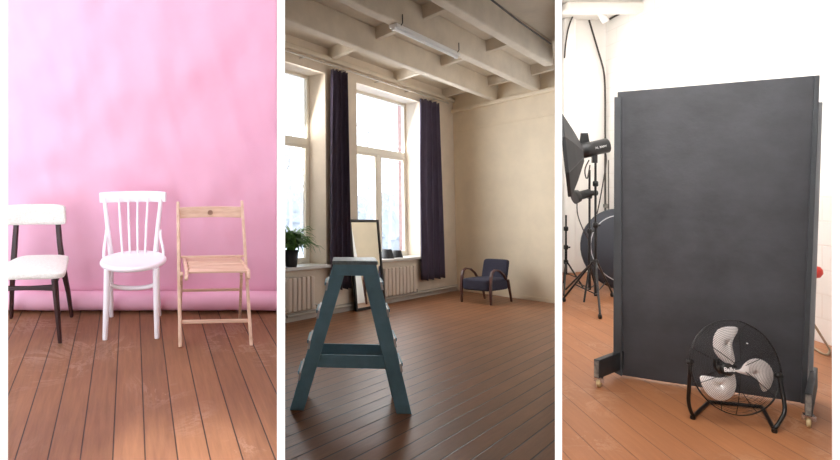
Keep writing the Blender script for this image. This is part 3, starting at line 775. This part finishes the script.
# brick pier outside, seen at the right of the far window
xp0, xp1 = A(398.5, 180, y=1.13).x, A(398.5, 180, y=1.13).x+1.4
f = WW.sub((0, 0, 0))
mb = MB(); mb.box(((xp0+xp1)/2, .78, .6), (xp1-xp0, .7, 7.6)); 
struct(mb.build('wall_outside_pier', M['rbrick'], WW))
rnd = random.Random(5)
def tree(u, Yd, h, label, seed):
    rnd = random.Random(seed)
    x = ux(u, Yd); f = Frame(Matrix.Translation((x, Yd, gz))); t = thing('bare_tree', f, label, 'tree', 'bare trees outside the windows')
    MB().tube([(0, 0, 0), (.1, 0, h*.45), (.0, .1, h*.95)], [.09, .06, .02], 8).build('trunk', M['bark'], parent=t)
    mb = MB()
    def br(p, d, L_, r, lev):
        q = p + d*L_*.5 + V((rnd.uniform(-.1, .1), rnd.uniform(-.1, .1), .05))*L_; e = p + d*L_ + V((0, 0, .12*L_))
        mb.tube([p, q, e], [r, r*.75, r*.4], 5)
        if lev:
            for _ in range(4):
                k = rnd.uniform(.35, 1); s0 = p.lerp(e, k); dd = (d + V((rnd.uniform(-.8, .8), rnd.uniform(-.8, .8), rnd.uniform(-.1, .7)))).normalized()
                br(s0, dd, L_*.55, r*.5, lev-1)
    for k in range(13):
        z = h*(.28+.66*k/13); a = rnd.uniform(0, 6.28); br(V((.05, 0, z)), V((math.cos(a), math.sin(a), rnd.uniform(.5, 1.1))).normalized(), h*.26*(1.1-.6*k/13), .03, 2)
    mb.build('branches', M['bark'], parent=t)
tree(289, 26, 7.0, 'bare tree outside, seen through the left window behind the plant', 1)
tree(300, 33, 6.6, 'slim bare tree outside, seen at the right of the left window', 2)
tree(367, 30, 7.6, 'bare tree outside, seen through the left casement of the far window', 3)
tree(389, 34, 6.5, 'bare tree outside, seen through the right casement of the far window', 4)
# distant low bushes and a snowy roofed shed
def bush(u, Yd, w, h, label, seed):
    f = Frame(Matrix.Translation((ux(u, Yd), Yd, gz))); rnd = random.Random(seed)
    bm = bmesh.new(); bmesh.ops.create_icosphere(bm, subdivisions=4, radius=1)
    for v in bm.verts:
        k = 1 + .35*noise.noise(v.co*2.2+V((seed, 0, 0))) + .22*noise.noise(v.co*6+V((seed, 3, 0)))
        v.co = V((v.co.x*w*k, v.co.y*1.2*k, max(0, (v.co.z*k+.85)*h*.52)))
    me = bpy.data.meshes.new('distant_shrub'); bm.to_mesh(me); bm.free(); me.materials.append(M['hedge'])
    o = bpy.data.objects.new('distant_shrub', me); C.objects.link(o); o.matrix_world = f.M
    tag(o, label, 'shrub', 'hazy shrubs outside the far window')
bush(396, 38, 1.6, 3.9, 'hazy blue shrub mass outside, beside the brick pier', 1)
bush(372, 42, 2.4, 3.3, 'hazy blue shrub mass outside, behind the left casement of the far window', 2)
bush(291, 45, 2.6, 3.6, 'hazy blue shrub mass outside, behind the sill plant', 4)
sx_, sy_ = ux(397, 24), 24
f = Frame(Matrix.Translation((sx_, sy_, gz)))
t = thing('garden_shed', f, 'low shed with a pale pitched roof outside the far window', 'shed')
MB().box((0, 0, .55), (1.5, 1.6, 1.1)).build('walls', M['slate'], parent=t)
MB().prism([V((-.95, -.9, 1.05)), V((.95, -.9, 1.05)), V((0, -.9, 1.62))], (0, 1.8, 0)).build('roof', M['snow'], parent=t)

# ------------------------------------------------------------------ ROOM 3
H3 = 1.45
cn = R3.at(606, 272, z=0)
ad = math.atan2(ux(310, 1)-0, 1)      # board/wall direction: vanishing point at u=310
dwx = V((ux(310, 1), 1, 0)).normalized()
HC3 = cn.y*(175-20)/F + H3
d3 = math.atan2(dwx.x, dwx.y)
M['floor3'] = plank_mat('orange_brown_boards', d3, .172, (142, 90, 56), (176, 118, 76), (112, 74, 50), .022, .5, (226, 196, 168), off=.05, scuffamt=.25)
struct(wedge_plate(R3, 558.5, 840, -.08, 0, 1.3, cn.y+.3).build('floor_brick_room', M['floor3'], R3))
fRW = R3.sub(cn, math.atan2(-dwx.y, -dwx.x))      # x runs from the corner towards the camera
LW = cn.y-1.4
BR = MB(); BR.box((LW/2-.2, .1, HC3/2), (LW+.4, .2, HC3+.2))
M['wbrick'] = brick_mat('white_brick', (247, 244, 239), (249, 246, 242), (242, 237, 231), 'X', .95, .22)
struct(BR.build('wall_right', M['wbrick'], fRW))
struct(MB().box(((cn.x+.3+ux(558.5, cn.y+.2))/2, cn.y+.1, HC3/2), (cn.x+.3-ux(558.5, cn.y+.2), .2, HC3+.2)).build('wall_brick_room_end', M['wwall'], R3))
# pilaster left of the corner
xk = R3.at(575.5, 150, y=cn.y-.12).x; xk0 = ux(560, cn.y)
struct(MB().box(((xk+xk0)/2, cn.y-.05, HC3/2), (xk-xk0, .2, HC3)).build('trim_pilaster', M['wwall'], R3, bevel=.03))
struct(wedge_plate(R3, 558.5, 850, HC3, HC3+.1, 1.3, cn.y+.4).build('ceiling_brick_room', M['wwall'], R3))
struct(MB().box((2.1, 1.75, 4.6), (2.9, .1, 1.7)).build('wall_lintel.001', M['ceil'], W0))
struct(MB().box((-.9, 1.75, 5.0), (1.6, .1, .8)).build('wall_lintel.002', M['ceil'], W0))
# ceiling beam in corner
p0 = R3.at(585, 8, y=cn.y-.7); 
struct(MB().box(((cn.x+.1+ux(560, cn.y-.8))/2, cn.y-.9, HC3-.07), (cn.x+.1-ux(560, cn.y-.8), .22, .14)).build('trim_beam.006', M['wwall'], R3, bevel=.04))

# cables on the walls
def cable(name, pts, r, m, label, cat='cable', group=None, R=R3):
    P = [R.at(u, v, y=y) for u, v, y in pts]; b = P[0]; f = R.sub(b); q = [p-b for p in P]
    return tag(MB().tube(round_path(q, .15, 4), r, 6).build(name, m, f), label, cat, group)
cY = cn.y-.06
cable('cable', [(589, 20, cY), (595, 40, cY), (604.5, 72, cY), (605.2, 100, cY), (605.2, 262, cY)], .014, M['wire'], 'dark cable slanting across the white wall into the corner')
cable('cable', [(573.5, 14, cY-.12), (568, 28, cY-.14), (565.5, 44, cY-.14), (564.5, 58, cY-.14)], .012, M['wire'], 'grey cable on the white pilaster beside the softbox, at the picture top')
pa = [fRW.at(u, v, y=-.02) for u, v in ((608, 20), (625, 11), (645, -3))]
f = fRW.sub(pa[0]); tag(MB().tube([p-pa[0] for p in pa], .014, 6).build('cable', M['wire'], f), 'dark cable along the ceiling edge of the white brick wall', 'cable')
py_ = cn.y-.55
pp = [R3.at(u, v, y=py_) for u, v in ((560, 2), (574, 9), (590, 6), (600, 12), (606, 22))]
f = R3.sub(pp[0]); tag(MB().tube([p-pp[0] for p in pp], .05, 12).build('ceiling_duct', M['wwall'], f), 'white painted pipe bending along the ceiling in the corner', 'pipe')

# blackboard screen
TLp, BLp, BRp, TRp = (617.5, 92), (620.5, 375), (806, 403.5), (820, 75)
zb = .0
Bl = R3.at(*BLp, z=.02); Br = R3.at(*BRp, z=.02)
f = R3.sub((Bl.x, Bl.y, 0), math.atan2(Br.y-Bl.y, Br.x-Bl.x)); A4 = f.at
t = thing('rolling_board', f, 'large dark grey painted board on casters before the white brick wall', 'board')
q = [A4(*BLp, y=0), A4(*BRp, y=0), A4(*TRp, y=0), A4(*TLp, y=0)]
print('board', q)
MB().prism(q, (0, .04, 0)).build('panel', M['board'], parent=t, bevel=.003)
# left post, proud of the panel, slightly shorter
p = [A4(613.2, 372, y=-.05), A4(622.0, 376.5, y=-.05), A4(621.0, 97, y=-.05), A4(614.3, 97, y=-.05)]
MB().prism(p, (0, .05, 0)).build('post', M['board_f'], parent=t, bevel=.003)
p = [A4(801.0, 403.5, y=-.012), A4(806.5, 404, y=-.012), A4(820, 75.3, y=-.012), A4(814.5, 75.8, y=-.012)]
MB().prism(p, (0, .012, 0)).build('edge_strip', M['board_f'], parent=t, bevel=.002)
p = [A4(808, 385, y=.10), A4(813.0, 383, y=.10), A4(822.8, 102, y=.10), A4(816, 102, y=.10)]
MB().prism(p, (0, .05, 0)).build('post', M['greyedge'], parent=t, bevel=.003)
# foot beams with casters
def foot(p_near, p_far, w, h, zc_, lab=None):
    a = f.I @ (R3.M @ p_near); b = f.I @ (R3.M @ p_far); a.z = b.z = 0
    d = (b-a).normalized(); n = V((-d.y, d.x, 0)); z0 = zc_
    qb = [a-n*w/2, a+n*w/2, b+n*w/2, b-n*w/2]
    o = MB().hexa([x+V((0, 0, z0)) for x in qb], [x+V((0, 0, z0+h)) for x in qb]).build('foot_beam', M['footb'], parent=t, bevel=.004)
    o['label'] = 'worn black foot beam'
    MB().box(a+V((0, 0, z0+h/2))-d*.001, (.004, w*.8, h*.9), Matrix.Rotation(math.atan2(d.y, d.x), 3, 'Z')).build('beam_end', M['bare'], parent=o)
    c = a + d*.035
    mb = MB(); 
    mb.box(c+V((0, 0, z0-.005)), (.05, .05, .01)); mb.box(c+V((0, 0, z0-.02))+n*.018, (.03, .004, .03)); mb.box(c+V((0, 0, z0-.02))-n*.018, (.03, .004, .03))
    cb = mb.build('caster', M['chrome'], parent=o)
    rw = z0*.5*.8
    Mx = Matrix.Translation(c+V((0, 0, rw))-n*.011) @ n.to_track_quat('Z', 'Y').to_matrix().to_4x4()
    MB().lathe([(rw*.5, 0), (rw, .003), (rw, .019), (rw*.5, .022)], 20, Mx).build('wheel', M['castw'], parent=o)
foot(R3.at(596.5, 388, z=0), R3.at(596.5, 388, z=0)+ (Bl-R3.at(596.5, 388, z=0)).normalized()*.55, .038, .125, .068)
nr = R3.at(808.5, 429, z=0)
foot(nr, nr+V((.69, .72, 0)).normalized()*.66, .034, .13, .072)

# red thing + cord behind the right edge
pr_ = fRW.at(815.5, 272, y=-.35); f = fRW.sub(pr_)
t = tag(MB().lathe([(.001, -.05), (.03, -.042), (.048, -.01), (.045, .02), (.03, .042), (.001, .05)], 20).build('red_bulb', M['red'], f), 'small round red object peeking out behind the right edge of the dark board', 'ornament')
b0 = R3.at(812, 318, y=4.25); P = [(810, 318), (818, 330), (829, 348), (831, 352), (826, 357), (812, 345)]
cpts = [R3.at(u, v, y=4.2) for u, v in P]
cpts = [R3.at(810, 318, y=4.35), R3.at(820, 334, y=4.3), R3.at(830, 350, z=.02), R3.at(828, 355, z=.012), R3.at(823, 354, z=.012), R3.at(811, 346, z=.012)]
f = R3.sub(V((cpts[3].x, cpts[3].y, 0))); off = V((cpts[3].x, cpts[3].y, 0))
tag(MB().tube(round_path([p-off for p in cpts], .06, 5), .008, 8).build('cord', M['cord'], f), 'beige cord looping to the floor at the right of the dark board', 'cord')

# fan
fc = R3.at(735.3, 367.0, y=3.50)
fb = R3.at(733, 424, z=0)
f = R3.sub((fc.x, fc.y, 0), math.radians(-4)); A5 = f.at
t = thing('floor_fan', f, 'black floor fan with three shiny blades standing before the dark board', 'fan')
c = A5(735.3, 367.0, y=0)
tilt = Matrix.Rotation(math.radians(-12), 4, 'X'); hubM = Matrix.Translation((c.x, 0, c.z)) @ Matrix.Rotation(math.radians(5), 4, 'Z') @ tilt
Rf = 45.6/F*3.50
def fp(r, a, d=0): return hubM @ V((r*math.cos(a), d, r*math.sin(a)))
def rg(mb, r, d, th, n=48, seg=6): mb.tube([fp(r, 2*math.pi*k/n, d) for k in range(n)], th, seg, closed=True)
def dome(r, s): return s*(.008+(.030 if s < 0 else .05)*(1-(r/Rf)**2)**.8)
for (nm, s) in (('front_guard', -1), ('rear_guard', 1)):
    mb = MB()
    rg(mb, Rf, s*.003, .003, 64, 8)
    nr_ = 24 if s < 0 else 12
    for i in range(nr_):
        r = .05 + (Rf-.055)*(i+.5)/nr_; rg(mb, r, dome(r, s), .0009, 48, 4)
    for i in range(6 if s < 0 else 8):
        a = 2*math.pi*i/(6 if s < 0 else 8) + .35
        mb.tube([fp(.035+(Rf-.035)*k/8, a, dome(min(Rf, .035+(Rf-.035)*k/8), s)*1.05) for k in range(9)], .0022, 6)
    mb.build(nm, M['fanblk'], parent=t)
# blades
def blade_pt(u, v, d): 
    # trace on disc plane through depth d
    lf = Frame(f.M @ hubM); return lf.at(u, v, y=d)
z5 = lambda x, y: (680+x/3.836, 315+y/3.836)
bl1 = [(186, 190), (160, 176), (132, 150), (119, 118), (122, 82), (140, 55), (168, 45), (200, 44), (222, 50), (220, 68), (206, 90), (200, 115), (206, 145), (212, 172), (204, 190)]
bl2 = [(206, 212), (228, 208), (240, 188), (262, 170), (292, 167), (322, 180), (345, 204), (356, 236), (352, 268), (338, 290), (322, 294), (312, 276), (300, 252), (276, 236), (246, 228), (226, 222)]
bl3 = [(186, 220), (160, 240), (128, 238), (90, 233), (80, 244), (90, 275), (104, 300), (128, 320), (156, 328), (184, 318), (200, 296), (208, 268), (206, 240), (200, 222)]
def smooth_closed(p, n=3):
    out = []
    m = len(p)
    for i in range(m):
        p0, p1, p2, p3 = p[i-1], p[i], p[(i+1) % m], p[(i+2) % m]
        for k in range(n):
            s = k/n
            out.append(tuple(.5*((2*p1[j]) + (-p0[j]+p2[j])*s + (2*p0[j]-5*p1[j]+4*p2[j]-p3[j])*s*s + (-p0[j]+3*p1[j]-3*p2[j]+p3[j])*s**3) for j in (0, 1)))
    return out
lf = Frame(f.M @ hubM)
hubc = lf.at(*z5(190, 210), y=-.045)
for bi, bb in enumerate((bl1, bl2, bl3)):
    pts = [lf.at(*z5(*q), y=-.0) for q in smooth_closed(bb)]
    cen = sum(pts, V())/len(pts)
    ang0 = math.atan2(cen.z-hubc.z, cen.x-hubc.x); tw_ = V((-math.sin(ang0), 0, math.cos(ang0)))
    ax = V((math.cos(ang0), 0, math.sin(ang0)))
    def pitch(p): return (p-cen).dot(tw_)
    rings = []
    for k in (1.0, .86, .8, .45, .0):
        ring = []
        for p in pts:
            q = cen + (p-cen)*max(k, .002); dd = -.13*pitch(q) + (.0 if k == 1 else .004 if k > .83 else -.002) - .0
            ring.append(V((q.x, dd-.005, q.z)))
        rings.append(ring)
    n = len(pts); vs = [hubM @ p for r in rings for p in r]; fs = []
    for j in range(len(rings)-1):
        for i in range(n): fs.append((j*n+i, j*n+(i+1) % n, (j+1)*n+(i+1) % n, (j+1)*n+i))
    MB().add(vs, fs, True).build('blade', M['blade'], parent=t, solid=.002)
# hub + logo
hm = hubM @ Matrix.Translation((hubc.x, 0, hubc.z)) @ Matrix.Rotation(math.pi/2, 4, 'X')
MB().lathe([(.032, -.02), (.036, .012), (.034, .024), (.026, .03), (.001, .031)], 28, hm).build('hub', M['fanblk'], parent=t)
MB().lathe([(.034, 0), (.036, .004), (.033, .009), (.001, .010)], 24, hm @ Matrix.Translation((0, 0, .034))).build('badge', M['fanblk'], parent=t)
cu = bpy.data.curves.new('logo', 'FONT'); cu.body = 'Ballu'; cu.size = .034; cu.align_x = 'CENTER'; cu.align_y = 'CENTER'; cu.extrude = .0006; cu.offset = .0006
tmp = bpy.data.objects.new('tmp', cu); dg = bpy.context.evaluated_depsgraph_get(); C.objects.link(tmp); bpy.context.view_layer.update()
me = bpy.data.meshes.new_from_object(tmp.evaluated_get(bpy.context.evaluated_depsgraph_get())); bpy.data.objects.remove(tmp); bpy.data.curves.remove(cu)
me.transform(hm @ Matrix.Translation((0, 0, .0455))); me.materials.clear(); me.materials.append(M['white'])
o = bpy.data.objects.new('logo', me); C.objects.link(o); o.parent = t; o['label'] = 'white lettering on the hub'
mb = MB(); mm = hubM @ Matrix.Rotation(-math.pi/2, 4, 'X'); mb.lathe([(.03, .05), (.045, .055), (.045, .12), (.03, .13), (.001, .13)], 24, mm); mb.tube([hubM @ V((0, 0, 0)), hubM @ V((0, .08, 0))], .01, 8); mb.build('motor', M['fanblk'], parent=t)
for a in (.9,):
    mb = MB(); q = lf.at(747, 343.5, y=-.04); mb.lathe([(.001, -.006), (.008, 0), (.001, .006)], 10, hubM @ Matrix.Translation(q)); mb.build('screw', M['chrome'], parent=t)
# stand: tube on each side, front foot, floor leg going back
yb_ = .20
for k, (piv, ft, bk) in enumerate((((690.3, 362.0), (692.8, 417), (709, 402)), ((779.5, 375.5), (774.5, 430.5), (762, 407)))):
    pv = A5(*piv, y=0.0); p1 = A5(*ft, z=.012); p1.z = .014
    p2 = V((A5(*bk, z=.012).x, A5(*bk, z=.012).y, .014))
    pm = V((pv.x, (pv.y+p1.y)/2*.4, .12))
    path = round_path([pv, V((pv.x+(p1.x-pv.x)*.1, p1.y*.55, .10)), p1, p2], .045, 6)
    MB().tube(path, .0105, 12).build('stand_tube', M['fanblk'], parent=t)
    mb = MB(); Kx = Matrix.Translation(pv) @ Matrix.Rotation(math.pi/2, 4, 'Y'); mb.lathe([(.010, -.022), (.017, -.016), (.017, .010), (.008, .018)], 16, Kx); mb.build('pivot_knob', M['fanblk'], parent=t)
    MB().lathe([(.013, 0), (.015, .008), (.013, .02)], 12, Matrix.Translation((p1.x, p1.y, 0))).build('foot_cap', M['fanblk'], parent=t)
    if k == 0: pb = p2
MB().tube([pb, p2], .0105, 12).build('rear_bar', M['fanblk'], parent=t)

# studio light stands
def Yp(v): return H3*F/(v-175)
SY = 6.2
def tripod(name, label, pole_u, v_top, hub_v, feet, SY, spread_v=None, cast=True, group='tripod light stands'):
    b = R3.at(pole_u, 250, y=SY); f = R3.sub((b.x, SY, 0)); t = thing(name, f, label, 'light stand', group)
    zt_ = f.at(pole_u, v_top, y=0).z; zh = f.at(pole_u, hub_v, y=0).z
    MB().tube([(0, 0, .12), (0, 0, zt_*.55)], .016, 10).build('pole', M['stand'], parent=t)
    MB().tube([(0, 0, zt_*.5), (0, 0, zt_)], .012, 10).build('pole', M['stand'], parent=t)
    for z in (zh, zt_*.53, zt_*.8): MB().lathe([(.02, -.03), (.028, -.02), (.028, .02), (.02, .03)], 14, Matrix.Translation((0, 0, z))).build('collar', M['stand'], parent=t)
    MB().box((.035, 0, zt_*.53), (.04, .012, .02)).build('knob', M['stand'], parent=t)
    for (u, v) in feet:
        p = f.at(u, v, z=.0); 
        e = V((p.x, p.y, .05 if cast else .01)); a_ = V((e.x*.08, e.y*.08, zh))
        lg = MB().tube([a_, e], .011, 8).build('leg', M['stand'], parent=t)
        mid = a_.lerp(e, .62); MB().tube([V((0, 0, .14)), mid], .007, 6).build('brace', M['stand'], parent=t)
        if cast:
            MB().tube([e, V((e.x, e.y, .03))], .009, 8).build('caster_fork', M['chrome'], parent=lg)
            MB().lathe([(.012, -.012), (.025, -.01), (.025, .01), (.012, .012)], 16, Matrix.Translation((e.x, e.y, .026)) @ Matrix.Rotation(math.pi/2, 4, 'Y')).build('caster_wheel', M['stand'], parent=lg)
    return f, t
s1, t1 = tripod('light_stand', 'black tripod stand on casters carrying the studio flash, left of the dark board', 595.5, 153, 262, ((600, 319), (564, 302), (612, 297)), 6.6)
s2, t2 = tripod('light_stand', 'black tripod stand just behind the one on casters, carrying the lower lamp', 589.5, 170, 268, ((566, 290), (598, 296), (584, 303)), 6.95, cast=False)
s3, t3 = tripod('light_stand', 'low black tripod stand mostly hidden at the left edge, behind the softbox', 566, 215, 262, ((583, 288), (563.5, 284), (564, 296)), 8.0, cast=False)

# studio flash (monolight) on stand 1
fz = R3.at(596, 152, y=6.6); f = R3.sub(fz, math.radians(-8))
t = thing('studio_flash', f, 'black studio flash head mounted on the tall stand, with white lettering', 'studio light')
pA, pB = f.at(580.5, 149, y=0), f.at(609, 141.5, y=0)
pB2 = f.at(608.5, 147, y=0)
ax = (pB2-f.at(581, 150.5, y=0)); 
rA = 5.6/F*6.6
o0 = f.at(581.5, 150.8, y=0); o1 = f.at(608.3, 145.2, y=0)
MB().tube([o0, o0.lerp(o1, .08), o0.lerp(o1, .3), o0.lerp(o1, .34), o1.lerp(o0, .03), o1], [.085, .088, .088, .078, .08, .07], 20).build('housing', M['stand'], parent=t)
MB().tube([o0.lerp(o1, -.06), o0.lerp(o1, .05)], .086, 20).build('mount_ring', M['stand'], parent=t)
cu = bpy.data.curves.new('lbl', 'FONT'); cu.body = 'XL 300W'; cu.size = .03; cu.extrude = .0005; cu.align_x = 'CENTER'; cu.align_y = 'CENTER'
tmp = bpy.data.objects.new('tmp', cu); C.objects.link(tmp); bpy.context.view_layer.update()
me = bpy.data.meshes.new_from_object(tmp.evaluated_get(bpy.context.evaluated_depsgraph_get())); bpy.data.objects.remove(tmp); bpy.data.curves.remove(cu)
lc = o0.lerp(o1, .62); ang = math.atan2(o1.z-o0.z, o1.x-o0.x)
me.transform(Matrix.Translation(lc+V((0, -.083, 0))) @ Matrix.Rotation(-ang, 4, 'Y') @ Matrix.Rotation(math.pi/2, 4, 'X')); me.materials.clear(); me.materials.append(M['white'])
o = bpy.data.objects.new('lettering', me); C.objects.link(o); o.parent = t; o['label'] = 'white lettering on the housing'
g0, g1 = f.at(584.5, 144, y=0), f.at(584.2, 133, y=0)
MB().bar(g0, g1, .10, .05, (1, 0, 0), .065, .05).build('trigger', M['stand'], parent=t, bevel=.006)
MB().bar(g1+V((0, 0, -.004)), g1+V((0, 0, .012)), .06, .04, (1, 0, 0)).build('trigger_plate', M['white'], parent=t)
MB().bar(f.at(594.5, 153, y=0), f.at(594.5, 163, y=0), .05, .05, (1, 0, 0)).build('bracket', M['stand'], parent=t, bevel=.005)
# softbox in front of the flash, seen from its back side
f = R3.sub(R3.at(571, 168, y=6.45), math.radians(0)); 
t = thing('softbox', f, 'black octagonal softbox cut off at the left edge of its room, fixed to the flash', 'softbox')
axd = V((-.905, .425, -.10)).normalized(); apx = f.at(582.5, 151, y=.0)
apx = f.at(583, 154, y=0)
rim = .475; dep = .16
B_, U_ = axd.cross(V((0, 0, 1))).normalized(), None; U_ = B_.cross(axd).normalized()
cen = apx + axd*dep
mb = MB(); vs = []
def oct_(c, r, k0=0): return [c + (B_*math.cos(math.pi*(k+.5)/4) + U_*math.sin(math.pi*(k+.5)/4))*r for k in range(8)]
r0, r1, r2, r3_ = oct_(apx, .08), oct_(apx+axd*dep*.5, rim*.62), oct_(cen, rim), oct_(cen+axd*.03, rim)
vs = r0+r1+r2+r3_
mb.add(vs, [(j*8+k, j*8+(k+1) % 8, (j+1)*8+(k+1) % 8, (j+1)*8+k) for j in range(3) for k in range(8)]); mb.build('shell', M['softblk'], parent=t, solid=.006)
mb = MB(); q = oct_(cen+axd*.01, rim*.97); mb.prism(q, axd*.004); mb.build('diffuser', M['white'], parent=t)
for k in range(8): MB().tube([r0[k], r1[k], r2[k]], .005, 6).build('rib', M['stand'], parent=t)
# white mark on softbox side
pm_ = f.at(564.5, 163, y=-.28)
mb = MB()
for (a0, a1, b0_, b1_) in ((563.2, 152.5, 566, 163), (566, 155, 564, 167)): 
    pass
# lower lamp on stand 2
f = R3.sub(R3.at(589, 194, y=6.95)); t = thing('studio_lamp', f, 'small black lamp head on the rear stand, below the flash', 'studio light')
o0, o1 = f.at(574, 197, y=0), f.at(590, 193, y=0)
MB().tube([o0, o0.lerp(o1, .3), o0.lerp(o1, .32), o1], [.085, .07, .05, .05], 18).build('housing', M['stand'], parent=t)
MB().tube([o1, o1+V((.08, 0, 0))], .03, 12).build('bracket', M['stand'], parent=t)
# hanging cables by the stands
for i, (pl, lb) in enumerate((([(589, 160, 6.5), (584, 170, 6.5), (587, 182, 6.5), (590, 165, 6.5)], 'coiled black cable hanging below the flash head'),
                ([(605, 150, 6.7), (607, 160, 6.7), (600, 200, 6.7), (597, 214, 6.7)], 'thin black cable hanging from the rear of the flash head'),
                ([(577, 200, 7.2), (577, 214, 7.2), (583, 230, 7.2), (589, 240, 7.2)], 'thin black cable looping beneath the lower lamp'),
                ([(608.5, 160, 8.3), (608.5, 190, 8.3), (608.8, 215, 8.3)], 'straight thin black cable beside the board post'))):
    cable('hanging_cable', pl, .007, M['wire'], lb, 'cable')
f = R3.sub(R3.at(606, 206, y=8.35)); tag(MB().box((0, 0, 0), (.07, .03, .05)).build('switch_box', M['bare'], f, bevel=.006), 'small pale switch box on the thin cable, left of the board', 'switch')
# round black softbox resting on the floor behind
f0 = R3.at(622, 293, y=7.5); zz = R3.at(622, 254, y=7.5).z
f = R3.sub((f0.x, 7.5, 0)); t = thing('round_softbox', f, 'round black softbox on the floor behind the dark board, with a pale seam', 'softbox')
rr3 = R3.at(622, 213, y=7.5).z - zz; zz = max(zz, rr3+.01)
Mx = Matrix.Translation((0, 0, zz)) @ Matrix.Rotation(math.radians(78), 4, 'X')
MB().lathe([(.05, .12), (rr3*.5, .10), (rr3*.8, .06), (rr3*.96, .02), (rr3, 0), (rr3*.97, -.05), (.001, -.05)], 40, Mx).build('shell', M['softgry'], parent=t)
MB().tube([Mx @ V((rr3*.82*math.cos(a), rr3*.82*math.sin(a), .06)) for a in [2*math.pi*k/40 for k in range(40)]], .006, 6, closed=True).build('seam', M['silver'], parent=t)

# ------------------------------------------------------------------ light
w = bpy.data.worlds.new('world'); bpy.context.scene.world = w; w.use_nodes = True
bg = w.node_tree.nodes['Background']; bg.inputs[0].default_value = (.80, .90, 1.0, 1); bg.inputs[1].default_value = 4.0
def area(name, loc, target, sx, sy, power, col=(1, 1, 1), spread=math.pi, frame=W0):
    l = bpy.data.lights.new(name, 'AREA'); l.shape = 'RECTANGLE'; l.size = sx; l.size_y = sy; l.energy = power; l.color = col; l.spread = spread
    o = bpy.data.objects.new(name, l); C.objects.link(o); p = frame.M @ V(loc); q = frame.M @ V(target); o.location = p
    o.rotation_euler = (q-p).to_track_quat('-Z', 'Y').to_euler(); return o
# room 1: unseen soft area lights added before the paper, at left and overhead
area('fill_pink_side', (-2.75, 2.5, 1.9), (-1.1, 4.3, 1.2), 1.3, 1.7, 6.5, (1, .98, .95))
area('fill_pink_top', (-.85, 1.95, 3.35), (-.95, 3.5, .2), 1.1, .5, 13.5, (1, .98, .94))
# room 3: unseen area lights added to brighten it, the rear one its end wall
area('fill_white_front', (1.4, 2.1, 3.0), (2.6, 4.5, .8), .8, .6, 42, (1, .98, .96))
area('fill_white_ceiling', (3.55, 5.3, 3.6), (3.3, 5.3, 0), 2.4, 1.3, 62, (1, .99, .98))
area('fill_white_rear', (4.2, 7.5, 3.5), (4.1, 8.6, 1.2), .6, .6, 15, (1, .99, .98))
# room 2: daylight strengthened by area lights added outside the windows
area('daylight_boost', ((w2l+w2r)/2, .6, (wt+wb)/2), ((w2l+w2r)/2, -3, 1.2), w2r-w2l, wt-wb, 128, (1, .97, .93), frame=WW)
area('daylight_boost.001', ((w1l+w1r)/2, .6, (wt+wb)/2), ((w1l+w1r)/2, -3, 1.2), w1r-w1l, wt-wb, 128, (1, .97, .93), frame=WW)
# unseen spots added above to whiten the partition ends
for k, x in enumerate((-.74, .0, .72, 1.48)):
    l = bpy.data.lights.new('edge_fill_spot', 'SPOT'); l.energy = 850; l.spot_size = math.radians(34); l.spot_blend = .5; l.shadow_soft_size = .08
    o = bpy.data.objects.new('edge_fill_spot', l); C.objects.link(o); o.location = (x, .2, 4.6)
    o.rotation_euler = (V((x, 1.35, 1.0))-o.location).to_track_quat('-Z', 'Y').to_euler()

sc = bpy.context.scene
sc.view_settings.view_transform = 'Standard'; sc.view_settings.look = 'None'; sc.view_settings.gamma = 1; sc.view_settings.exposure = 0
sc.view_settings.use_curve_mapping = False
sc.cycles.use_denoising = True; sc.cycles.caustics_reflective = False; sc.cycles.max_bounces = 10; sc.cycles.diffuse_bounces = 6
try: sc.cycles.denoiser = 'OPENIMAGEDENOISE'
except Exception: pass
